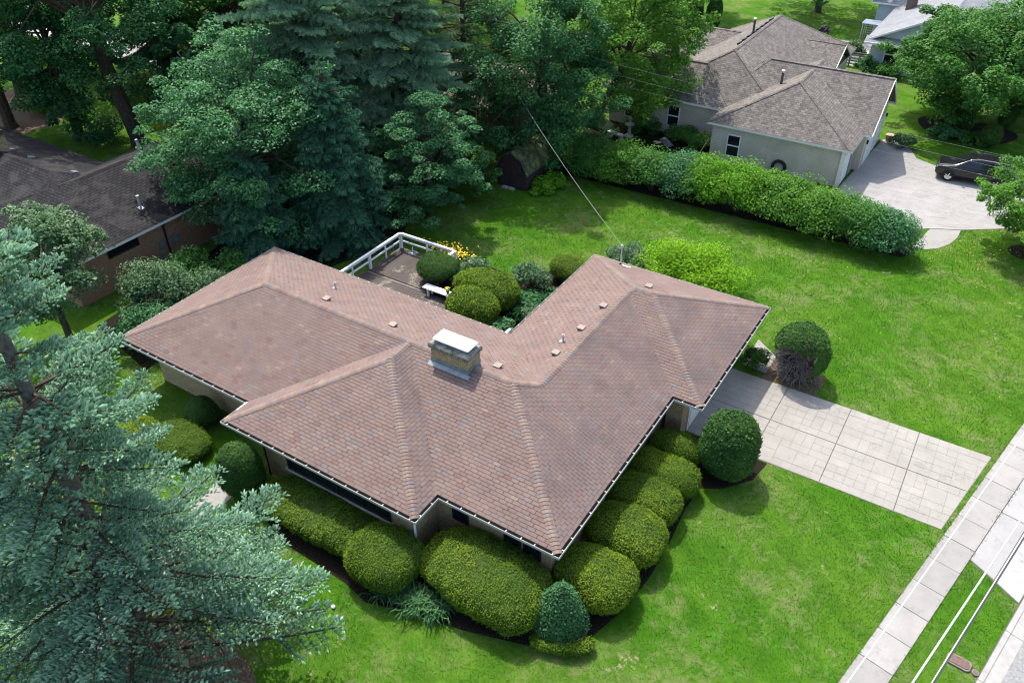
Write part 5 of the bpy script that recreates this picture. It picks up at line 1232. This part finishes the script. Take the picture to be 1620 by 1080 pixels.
strap('left dark daylily clump at the foot of the rounded corner yew', (-4.95, -2.55), 0.75, 230); strap('middle daylily clump between the two large front yews', (-4.1, -2.5), 0.6, 180); strap('right lighter daylily clump at the lawn edge', (-3.45, -2.3), 0.7, 220)
strap('daylily tuft beside the deck and bench', (-14.2, 15.0), 0.7, 130)
# yellow coneflowers by the deck
fl_ = thing('yellow_flowers', 'clump of yellow daisies outside the corner of the white railing', 'flowers', (-16.6, 16.8, 0))
sm_, pm = MB(), MB()
for i in range(230):
    x, y = -16.5 + RG.normal(0, 0.75), 16.75 + RG.normal(0, 0.28); h = RG.uniform(0.5, 0.95)
    sm_.tube([(x, y, 0), (x + RG.normal(0, 0.05), y, h)], 0.008, 3, cap=False)
    nn = Vector((RG.normal(0, 0.3), RG.normal(0, 0.3), 1)).normalized(); t1 = nn.cross(Vector((1, 0, 0))).normalized(); t2 = nn.cross(t1); r_ = RG.uniform(0.04, 0.06)
    cc = Vector((x, y, h + 0.01)); pm.add([cc + (t1 * math.cos(k * 1.047) + t2 * math.sin(k * 1.047)) * r_ for k in range(6)], [(0, 1, 2, 3, 4, 5)])
stuff(sm_.build('stems', 'strap_leaf', fl_)); stuff(pm.build('petals', 'petal_yellow', fl_))
loose('leafy base under the yellow daisies by the railing', (-16.5, 16.7), 1.0, 0.4, 0.55, 'leaf_mid', 1500, 0.11, nclump=14)
pm, lf = MB(), MB()
for i in range(40):
    x, y, z = -13.95 + RG.normal(0, 0.09), 12.95 + RG.normal(0, 0.09), 0.98 + RG.uniform(0, 0.16)
    nn = Vector((RG.normal(0, 0.4), RG.normal(0, 0.4), 1)).normalized(); t1 = nn.cross(Vector((1, 0, 0))).normalized(); t2 = nn.cross(t1); r_ = RG.uniform(0.03, 0.045)
    cc = Vector((x, y, z)); (pm if i % 2 else lf).add([cc + (t1 * math.cos(k * 1.047) + t2 * math.sin(k * 1.047)) * r_ for k in range(6)], [(0, 1, 2, 3, 4, 5)])
stuff(pm.build('petals', 'petal_yellow', pot)); stuff(lf.build('leaves', 'strap_leaf', pot))

# ---- broadleaf trees
def broadleaf(label, x, y, h, cr, cz, chh, nleaf, lsize, mat, seed, tr=0.28, nclump=90, name='broadleaf_tree', group=None, bark='bark', lean=(0, 0), droop=0.0, squash=0.62, csz=0.27, fork=0.45):
    q = np.random.default_rng(seed); nleaf = int(nleaf * 0.8); lsize *= 1.1
    root = thing(name, label, 'tree', (x, y, 0), group)
    d = unit(q.normal(size=(nclump, 3))); d[:, 2] = d[:, 2] * 0.9 + 0.12; d = unit(d)
    rr = q.uniform(0.35, 1.0, (nclump, 1)) ** 0.6
    shp = 1 + 0.22 * nz3(d, 2.5, seed)[:, None]
    out = q.random((nclump, 1)) < 0.35                       # sprays that break the outline
    rr = np.where(out, q.uniform(1.0, 1.18, (nclump, 1)), rr)
    top = np.array([x + lean[0], y + lean[1], 0])
    C = d * rr * shp * np.array([cr, cr, chh]) + np.array([0, 0, cz])
    C[:, 2] -= droop * (np.hypot(C[:, 0], C[:, 1]) / cr) ** 2 * chh * 0.5
    C[:, 2] = np.maximum(C[:, 2], 0.9)
    cs = csz * cr * q.uniform(0.65, 1.25, nclump) * np.where(out[:, 0], 0.55, 1.0)
    wt = np.where(out[:, 0], 0.35, 1.0); k = q.choice(nclump, nleaf, p=wt / wt.sum())
    dv = unit(q.normal(size=(nleaf, 3))); rad = q.uniform(0.25, 1.0, (nleaf, 1)) ** 0.5
    P = C[k] + dv * rad * cs[k][:, None] * np.array([1.15, 1.15, squash])
    P[:, 2] -= 0.25 * cs[k] * (np.hypot(dv[:, 0], dv[:, 1]) * rad[:, 0]) ** 2
    Nn = unit(dv * 0.35 + np.array([0, 0, 0.9]) + q.normal(0, 0.42, P.shape))
    tint = 0.45 + 0.16 * (q.random(nclump)[k] - 0.5) * 2 + q.normal(0, 0.17, nleaf) + 0.08 * dv[:, 2]
    V, F = leaf_arrays(P + top, Nn, q.uniform(0.65, 1.35, nleaf) * lsize, 0.6)
    stuff(mesh_np('crown', V, F, tint, mat, root, (x, y, 0)))
    # trunk with limbs reaching into the clumps
    mb = MB(); b0 = Vector((x, y, -0.1)); fk = Vector((x + lean[0] * 0.6, y + lean[1] * 0.6, max(1.2, cz - chh * fork))); tp = Vector((x + lean[0], y + lean[1], cz + chh * 0.55))
    mb.tube([b0, b0.lerp(fk, 0.06) + Vector((0, 0, 0.1)), b0.lerp(fk, 0.5), fk, fk.lerp(tp, 0.5), tp], [tr * 1.5, tr * 1.1, tr * 0.95, tr * 0.85, tr * 0.5, tr * 0.12], 10)
    for i in range(min(26, nclump)):
        e = Vector(C[i]) + Vector(top); t_ = q.uniform(0.0, 0.75); s_ = fk.lerp(tp, t_)
        mid = s_.lerp(e, 0.5) + Vector((0, 0, 0.12 * (e - s_).length)); r0_ = tr * (0.42 - 0.3 * t_)
        mb.tube([s_, mid, e], [r0_, r0_ * 0.6, r0_ * 0.15], 6)
    mb.build('trunk', bark, root)
    return root
# by the house, left to right (positions in metres on the ground)
broadleaf('broad leafy tree with bright sprays in front of the blue spruces, behind the left neighbour', -28.2, 13.6, 12, 5.0, 6.4, 5.4, 70000, 0.16, 'leaf_bluegreen', 21, 0.25, 190, squash=0.4, droop=0.25, csz=0.2)
broadleaf('light feathery-branched tree overhanging the back lawn right of the blue spruces', -20.9, 20.6, 8, 3.4, 4.0, 3.7, 38000, 0.14, 'leaf_bluegreen', 22, 0.16, 100, squash=0.35, droop=0.5, csz=0.2)
broadleaf('small yellow-green sapling at the foot of the feathery tree', -19.6, 23.8, 4, 1.3, 2.0, 1.6, 6000, 0.15, 'leaf_mid', 23, 0.08, 30)
broadleaf('massive dark green maple hanging over the shed', -19.0, 31.0, 15, 4.7, 6.6, 6.2, 75000, 0.17, 'leaf_dark', 24, 0.4, 170, droop=0.4, csz=0.22)
broadleaf('tall light green maple left of the grey house', -19.2, 38.6, 15, 4.3, 6.6, 5.2, 60000, 0.17, 'leaf_light', 25, 0.3, 130, lean=(3.4, 0.3), csz=0.23)
broadleaf('large round maple on the lawn at the upper right', 3.9, 54.2, 11, 6.4, 4.9, 3.9, 80000, 0.21, 'leaf_mid', 26, 0.34, 150, lean=(0.9, 0), csz=0.2)
broadleaf('small sunlit tree at the right edge in front of the car', 11.8, 34.9, 5.5, 3.9, 3.0, 2.4, 38000, 0.13, 'leaf_light', 27, 0.13, 130, csz=0.16)
broadleaf('small tree with whitish leaves between the spruce and the dark roof', -27.6, 0.4, 7, 2.7, 4.4, 2.8, 24000, 0.15, 'leaf_silver', 28, 0.16, 70, csz=0.26)
broadleaf('tall tree with a leaning dark trunk rising behind the dark roof', -45.8, 18.2, 18, 5.6, 11.0, 5.0, 42000, 0.22, 'leaf_dark', 29, 0.5, 90, lean=(-1.5, -1.0), csz=0.22, fork=0.6)
broadleaf('low-hanging dark tree left of the leaning trunk', -50.5, 16.5, 14, 4.2, 6.8, 4.6, 36000, 0.21, 'leaf_dark', 30, 0.35, 80, csz=0.24, droop=0.3)
broadleaf('leftmost dark tree with bare trunk at the top left corner', -57.0, 15.0, 16, 4.8, 9.6, 5.0, 36000, 0.22, 'leaf_dark', 31, 0.4, 80, csz=0.24)
far = [(-66, 26, 16, 6.0, 'leaf_dark', 'far tree behind the top left corner trees'), (-60, 40, 15, 6, 'leaf_mid', 'far tree beyond the pale street at the upper left'), (-52, 42, 16, 6, 'leaf_dark', 'far dark tree beyond the pale street, next to the bare branches'),
       (-44, 40, 15, 6, 'leaf_mid', 'far tree above the leafy tree left of the blue spruces'), (-40, 52, 16, 6.5, 'leaf_mid', 'far tree straight behind the tall blue spruce'), (-30, 56, 15, 6, 'leaf_light', 'light green far tree behind the screened house'),
       (-13.5, 80, 14, 7.0, 'leaf_dark', 'wide dark tree behind the roof peak of the grey house'), (-26, 72, 13, 5, 'leaf_mid', 'far tree behind the column evergreens'), (-3, 92, 12, 6, 'leaf_dark', 'far dark tree behind the pale blue house'), (-38, 30, 12, 4.5, 'leaf_mid', 'tree between the blue spruces and the screened house'),
       (-44, 27, 13, 4.2, 'leaf_mid', 'tree behind the sprayed leafy tree, right of the bare branches'), (-49, 31.5, 14, 4.6, 'leaf_dark', 'dark tree hiding the street right of the leaning trunk'), (-57, 29.5, 15, 5, 'leaf_dark', 'dark tree above the leaning trunk'), (-41, 21.5, 9, 3.2, 'leaf_bluegreen', 'small tree at the shaded lawn edge behind the leafy tree'), (-64, 20, 15, 5, 'leaf_dark', 'dark tree in the extreme top left corner'),
       (-72, 50, 16, 7, 'leaf_dark', 'farthest tree at the top left'), (-50, 62, 16, 7, 'leaf_dark', 'farthest tree behind the blue spruces')]
proto = {}
for i, (x, y, h, cr, mt, lb) in enumerate(far):
    broadleaf(lb, x, y, h, cr, h * 0.58, h * 0.40, 13000, 0.33, mt, 60 + i, 0.32, 70, 'broadleaf_tree', 'far trees along the top', csz=0.24)
# dead limb at top left
dl = thing('dead_tree', 'leafless grey branches of a dead tree at the upper left', 'tree', (-50.5, 31.0, 0))
mb = MB(); mb.tube([(-50.5, 31, 0), (-50.3, 31, 6), (-49.6, 30.8, 10)], [0.22, 0.16, 0.08], 8)
for i in range(34):
    s_ = Vector((-50.3 + 0.3 * RG.random(), 31, RG.uniform(4, 10))); a = RG.uniform(0, 6.28); L = RG.uniform(1.5, 4.0)
    e = s_ + Vector((math.cos(a) * L, math.sin(a) * L, RG.uniform(-0.3, 1.5))); mb.tube([s_, s_.lerp(e, 0.5) + Vector((0, 0, 0.25)), e], [0.05, 0.03, 0.01], 4)
    for k in range(4):
        p = s_.lerp(e, RG.uniform(0.3, 0.95)); f = p + Vector((RG.normal(0, 0.6), RG.normal(0, 0.6), RG.normal(0.1, 0.4))); mb.tube([p, f], [0.016, 0.006], 3)
mb.build('trunk', 'twig_dead', dl)
# column evergreens
for (x, y, h, r_, lb) in ((-22.2, 66.5, 6.2, 1.0, 'tallest column evergreen at the top, right of the light maple'), (-24.4, 66.0, 5.6, 0.95, 'left column evergreen of the three beside the light maple'), (-20.4, 66.8, 4.6, 0.8, 'shortest column evergreen on the right of the three'), (-33.0, 60.0, 6.0, 1.0, 'dark column evergreen glimpsed above the screened house, left one'), (-30.6, 60.0, 6.0, 1.0, 'dark column evergreen glimpsed above the screened house, right one')):
    clipped(lb, (x, y), r_, r_, h, 2.3, 'yew_dark', 5200, cone=0.55, name='column_evergreen', group='column evergreens at the back', lsize=0.2, under=0.9, lump=0.08)

# ---- conifers built from shared branch meshes
def branch_mesh(name, L, mat, seed, droop=0.10, dens=1.0, tuft=0.15, bare=0.0, lat=0.36, hang=0.0, fat=False):
    q = np.random.default_rng(seed)
    wood = MB()
    ax = lambda s: Vector((L * s, 0.03 * L * math.sin(3 * s + seed), -droop * L * s * s + 0.06 * L * s ** 4))
    wood.tube([ax(s) for s in np.linspace(0, 1, 7)], [0.018 + 0.010 * L * (1 - s) for s in np.linspace(0, 1, 7)], 5)
    P, D, TN = [], [], []
    s = 0.12
    step = 0.13 / dens / L
    side = 1
    while s < 1.0:
        p = ax(s); w = L * lat * (1 - s) ** 0.75 * min(1.0, s / 0.25) + 0.12
        w *= q.uniform(0.65, 1.2); an = q.uniform(0.75, 1.15)
        d = Vector((math.cos(an), side * math.sin(an), q.uniform(-0.15, 0.12) - hang)).normalized()
        e = p + d * w
        wood.tube([p, e], [0.010, 0.004], 3, cap=False)
        if s > bare:
            nn = max(2, int(w / 0.075 * dens))
            for i in range(nn):
                f = (i + 0.6) / nn; b = p + d * (w * f) + Vector((0, 0, -hang * w * f * f * 0.6))
                for sg in (-1, 1, 0):
                    if sg == 0 and q.random() < 0.45: continue
                    yw = Vector((-d.y, d.x, 0)) * sg
                    dd = (d * q.uniform(0.5, 0.9) + yw * q.uniform(0.4, 0.8) + Vector((0, 0, q.uniform(0.2, 1.1) - hang * 1.5))).normalized()
                    P.append(b); D.append(dd); TN.append(0.30 + 0.35 * f + q.normal(0, 0.14))
            P.append(e); D.append((d + Vector((0, 0, 0.15))).normalized()); TN.append(0.75)
        s += step * q.uniform(0.7, 1.3) * 0.5; side = -side
    if s > bare:
        for i in range(int(L * 5)):
            f = 1 - 0.5 * (i / (L * 5)); P.append(ax(f)); D.append(Vector((0.7, q.uniform(-0.6, 0.6), 0.5)).normalized()); TN.append(0.6)
    P = np.array([tuple(v) for v in P]).reshape(-1, 3); D = np.array([tuple(v) for v in D]).reshape(-1, 3); TN = np.array(TN)
    n = len(P); k = 5
    r1 = unit(np.cross(D, unit(q.normal(size=(n, 3))))); r2 = np.cross(D, r1)
    Ln = tuft * q.uniform(0.75, 1.25, (n, 1))
    Vs, Ts = [], []
    for j in range(k):
        a = 2 * math.pi * j / k + q.uniform(0, 0.8, (n, 1)); rd = r1 * np.cos(a) + r2 * np.sin(a); tg = -r1 * np.sin(a) + r2 * np.cos(a)
        v = np.empty((n, 3, 3)); w = 0.020 * tuft / 0.15
        v[:, 0] = P + tg * w * 1.0 + rd * w * 0.4; v[:, 1] = P - tg * w * 1.0 + rd * w * 0.4 + D * Ln * 0.25; v[:, 2] = P + D * Ln + rd * Ln * q.uniform(0.15, 0.42, (n, 1))
        Vs.append(v.reshape(-1, 3)); Ts.append(np.clip(TN + q.normal(0, 0.08, n), 0, 1))
    kf = 3
    if fat:                                   # plump shoots: four diamond cards of needles round each twig end
        Vs, Ts, kf = [], [], 4
        for j in range(4):
            a = 2 * math.pi * j / 4 + q.uniform(0, 1.2, (n, 1)); rd = r1 * np.cos(a) + r2 * np.sin(a); tg = -r1 * np.sin(a) + r2 * np.cos(a)
            v = np.empty((n, 4, 3)); w = 0.024 * q.uniform(0.7, 1.3, (n, 1))
            v[:, 0] = P - D * 0.02; v[:, 1] = P + D * Ln * 0.55 + tg * w + rd * w * 0.8; v[:, 2] = P + D * Ln + rd * w * 0.4; v[:, 3] = P + D * Ln * 0.5 - tg * w + rd * w * 0.8
            Vs.append(v.reshape(-1, 3)); Ts.append(np.clip(TN + q.normal(0, 0.08, n), 0, 1))
    V = np.concatenate(Vs); F = np.arange(len(V)).reshape(-1, kf); T_ = np.concatenate(Ts)
    # one mesh, two materials: wood and needles
    nv = len(wood.v); me = bpy.data.meshes.new(name)
    allv = np.concatenate([np.array(wood.v), V]); wl = [len(f) for f in wood.f]
    loops = np.concatenate([np.array([i for f in wood.f for i in f]), (F + nv).ravel()]); starts = np.concatenate([np.cumsum([0] + wl)[:-1], sum(wl) + np.arange(len(F)) * kf])
    me.vertices.add(len(allv)); me.vertices.foreach_set('co', allv.astype(np.float32).ravel()); me.loops.add(len(loops)); me.loops.foreach_set('vertex_index', loops.astype(np.int32))
    me.polygons.add(len(starts)); me.polygons.foreach_set('loop_start', starts.astype(np.int32))
    me.polygons.foreach_set('material_index', np.concatenate([np.zeros(len(wl)), np.ones(len(F))]).astype(np.int32))
    at = me.attributes.new('tint', 'FLOAT', 'FACE'); at.data.foreach_set('value', np.concatenate([np.full(len(wl), 0.5), T_]).astype(np.float32))
    me.materials.append(MATS['bark']); me.materials.append(MATS[mat]); me.update(calc_edges=True); me.validate()
    return me
def conifer(label, x, y, h, r_max, meshes, nwh, per, seed, z0=0.8, tr=0.3, power=0.8, name='spruce_tree', group=None, tilt=(0.30, -0.35), bark='bark', skip=0.0, bare=None, lowbare=0.0, mid=0.0):
    q = random.Random(seed)
    root = thing(name, label, 'tree', (x, y, 0), group)
    MB().tube([(x, y, -0.1), (x, y, 0.3), (x + 0.05, y, h * 0.4), (x, y + 0.05, h * 0.75), (x, y, h)], [tr * 1.35, tr, tr * 0.72, tr * 0.35, 0.02], 10).build('trunk', bark, root)
    for w in range(nwh):
        f = (w + 0.5) / nwh; z = z0 + (h - z0 - 0.2) * f
        rad = r_max * (1 - f) ** power + 0.25
        if mid: rad *= 1 - mid * max(0, 0.25 - f) / 0.25
        m_ = max(4, int(round(per * (0.55 + 0.45 * (1 - f)))))
        ph = q.uniform(0, 6.28)
        for k in range(m_):
            if q.random() < skip: continue
            rr = rad * q.uniform(0.72, 1.15); a = ph + 2 * math.pi * k / m_ + q.uniform(-0.3, 0.3)
            pool = bare if (bare and f < lowbare and q.random() < 0.55) else meshes
            L0 = min(pool, key=lambda e: abs(e[0] - rr))[0]
            me = q.choice([e[1] for e in pool if e[0] == L0])
            o = bpy.data.objects.new('branch', me); COL.objects.link(o); o.parent = root
            t_ = tilt[1] + (tilt[0] - tilt[1]) * f + q.uniform(-0.12, 0.12); s = rr / L0
            o.location = (0, 0, z + q.uniform(-0.25, 0.25)); o.rotation_euler = (q.uniform(-0.25, 0.25), -t_, a); o.scale = (s, s, s)
    return root
blue = [(L, branch_mesh('spruce_branch', L, 'spruce_blue', 100 + i, 0.05, 0.78, 0.15, bare=0.24, fat=True)) for i, L in enumerate((1.0, 1.0, 2.0, 2.0, 3.2, 3.2, 3.2, 4.6, 4.6, 4.6))]
bareb = [(L, branch_mesh('spruce_bare_branch', L, 'spruce_blue', 140 + i, 0.12, 0.6, bare=0.66, fat=True)) for i, L in enumerate((2.0, 3.2, 4.6, 4.6))]
bluef = [(L, branch_mesh('fir_branch', L, 'spruce_far', 160 + i, 0.08, 0.6, 0.22)) for i, L in enumerate((1.2, 2.4, 2.4, 3.8, 3.8, 5.2))]
weep = [(L, branch_mesh('weeping_branch', L, 'spruce_dark', 180 + i, 0.16, 0.62, 0.22, hang=0.55)) for i, L in enumerate((1.2, 2.4, 2.4, 3.6, 3.6))]
pine = [(L, branch_mesh('pine_branch', L, 'pine', 200 + i, -0.02, 0.42, 0.24, bare=0.35)) for i, L in enumerate((1.5, 2.8, 2.8, 4.2, 4.2))]
conifer('huge blue spruce filling the lower left foreground', -9.3, -8.9, 18.2, 5.2, blue, 20, 10, 5, z0=1.4, tr=0.36, power=0.92, name='blue_spruce', bark='bark_grey', bare=bareb, lowbare=0.3, tilt=(0.42, -0.02), skip=0.10)
conifer('tall blue-grey spruce towering behind the leafy tree at top centre left', -30.6, 21.0, 22, 6.4, bluef, 25, 12, 6, z0=1.5, tr=0.35, power=0.7, name='blue_spruce', tilt=(0.35, -0.2))
conifer('second blue-grey spruce right of the tallest, reaching the top edge', -26.2, 25.2, 19, 5.4, bluef, 22, 11, 7, z0=1.5, tr=0.3, power=0.7, name='blue_spruce', tilt=(0.35, -0.2))
conifer('drooping dark green spruce just behind the deck', -23.6, 15.6, 10.5, 3.6, weep, 19, 11, 8, z0=0.5, tr=0.2, power=0.75, name='weeping_spruce', tilt=(0.2, -0.3))
conifer('second drooping spruce close behind the rear left roof corner', -25.6, 11.2, 8.0, 2.6, weep, 14, 10, 9, z0=0.4, tr=0.16, power=0.75, name='weeping_spruce', tilt=(0.2, -0.3))
conifer('thin open pine with a dark bare trunk in front of the screened house', -24.6, 29.9, 16, 4.4, pine, 12, 7, 10, z0=4.6, tr=0.28, power=0.5, name='pine_tree', tilt=(0.3, -0.05), skip=0.15)
conifer('second open pine left of the bare trunk pine', -30.0, 28.5, 15, 4.0, pine, 12, 7, 12, z0=3.6, tr=0.22, power=0.5, name='pine_tree', tilt=(0.3, -0.05), skip=0.15)
conifer('dark conifer with hanging branches at the top left', -53, 27, 17, 4.2, weep, 16, 8, 13, z0=3.5, tr=0.3, power=0.7, name='spruce_tree', tilt=(0.2, -0.25), skip=0.1)

# ---- grass blades on the lawns near enough to read as blades
def grass(n):
    q = np.random.default_rng(3)
    # points spread evenly over the picture's ground: more per square metre close by
    x = q.uniform(-26, 16, n * 3); y = q.uniform(-14, 46, n * 3)
    d = np.sqrt((x - CAM.x) ** 2 + (y - CAM.y) ** 2 + CAM.z ** 2)
    keep = q.random(n * 3) < np.clip((30 / d) ** 2.2, 0, 1)
    no = [offset_poly(ccw(BED), 0.10), [(0.26, 10.57), (10.42, 10.57), (11.50, 15.70), (0.26, 15.70)], NDRV, spoly(-14, 60, -0.0, WALK_W), spoly(-14, 60, 3.05, 12), [sp(10.1, 1.0), sp(9.35, 3.0), sp(17.6, 3.0), sp(16.4, 1.0)],
          WALL, [(-19.6, 9), (-15.5, 9), (-15.5, 16), (-19.6, 16)], [(-14.75, -1.0), (-13.4, -1.0), (-13.2, -3.4), (-11.9, -8.2), (-11.2, -14), (-12.4, -14), (-13.0, -8.5), (-14.2, -3.3)],
          [(5.3, 32.0), (5.55, 33.4), (5.78, 34.93), (7.38, 35.70), (7.35, 34.7), (7.1, 33.6), (6.6, 32.7), (6.0, 32.2)], [(-18.3, 30.2), (-8, 30.4), (5.0, 30.6), (5.2, 31.5), (4.0, 33.6), (-9, 34.2), (-18.3, 34.2)], [(-16, 9.0), (-7.4, 9.0), (-7.4, 20.0), (-10, 20.2), (-12.5, 17.2), (-15, 17.4), (-16, 16)]]
    for p in no: keep &= ~inside(x, y, p)
    x, y, d = x[keep][:n], y[keep][:n], d[keep][:n]; m_ = len(x)
    clump = np.sin(x * 5.1 + np.sin(y * 3.7) * 2) * np.sin(y * 4.6 + np.sin(x * 2.9) * 2)
    hgt_ = (0.028 + 0.02 * q.random(m_) + 0.004 * np.clip(clump, 0, 1)) * (d / 32) ** 0.6
    wd = 0.011 * (d / 32) ** 0.8 * q.uniform(0.7, 1.4, m_); a = q.uniform(0, 6.28, m_); ln_ = q.normal(0, 0.4, (m_, 2))
    V = np.empty((m_, 3, 3)); ca, sa = np.cos(a) * wd, np.sin(a) * wd
    V[:, 0] = np.stack([x - ca, y - sa, np.full(m_, 0.0)], 1); V[:, 1] = np.stack([x + ca, y + sa, np.full(m_, 0.0)], 1); V[:, 2] = np.stack([x + ln_[:, 0] * hgt_, y + ln_[:, 1] * hgt_, hgt_], 1)
    o = mesh_np('grass', V.reshape(-1, 3), np.arange(3 * m_).reshape(-1, 3), q.random(m_), 'grass_blade')
    stuff(o); o['label'] = 'short mown grass blades covering the lawns'; o['category'] = 'grass'
grass(420000)
# weeds along the walk joints
wd_ = MB()
for i in range(900):
    u1 = RG.uniform(-2, 22); side = RG.choice([0.0, WALK_W]); p = sp(u1, side + RG.normal(0, 0.035)); a = RG.uniform(0, 6.28); hh_ = RG.uniform(0.03, 0.07)
    wd_.add([(p[0] - 0.015 * math.cos(a), p[1] - 0.015 * math.sin(a), 0.02), (p[0] + 0.015 * math.cos(a), p[1] + 0.015 * math.sin(a), 0.02), (p[0] + RG.normal(0, 0.04), p[1] + RG.normal(0, 0.04), 0.02 + hh_)], [(0, 1, 2)], float(RG.random()))
wo_ = wd_.build('grass_edging', 'grass_blade'); stuff(wo_); wo_['label'] = 'ragged grass growing over the edges of the sidewalk'; wo_['category'] = 'grass'


# yellow leaves dropped on the lawn round the small tree, and odd leaves elsewhere
fq = np.random.default_rng(77); nl = 420
fx = np.concatenate([fq.normal(9.2, 2.2, 260), fq.uniform(-6, 14, 160)]); fy = np.concatenate([fq.normal(32.6, 2.0, 260), fq.uniform(16, 29, 160)])
ok = ~inside(fx, fy, NDRV) & ~inside(fx, fy, [(0.2, 10.5), (11.6, 10.5), (11.6, 18), (-8, 18), (-8, 9)]); fx, fy = fx[ok], fy[ok]
Pf = np.stack([fx, fy, np.full(len(fx), 0.06)], 1); Nf = unit(np.array([[0, 0, 1.0]]) + fq.normal(0, 0.25, Pf.shape))
Vf, Ff = leaf_arrays(Pf, Nf, fq.uniform(0.05, 0.10, len(Pf)), 0.7)
fo = stuff(mesh_np('fallen_leaves', Vf, Ff, fq.random(len(Pf)), 'leaf_fallen')); fo['label'] = 'scattered yellow leaves lying on the lawn'; fo['category'] = 'leaves'
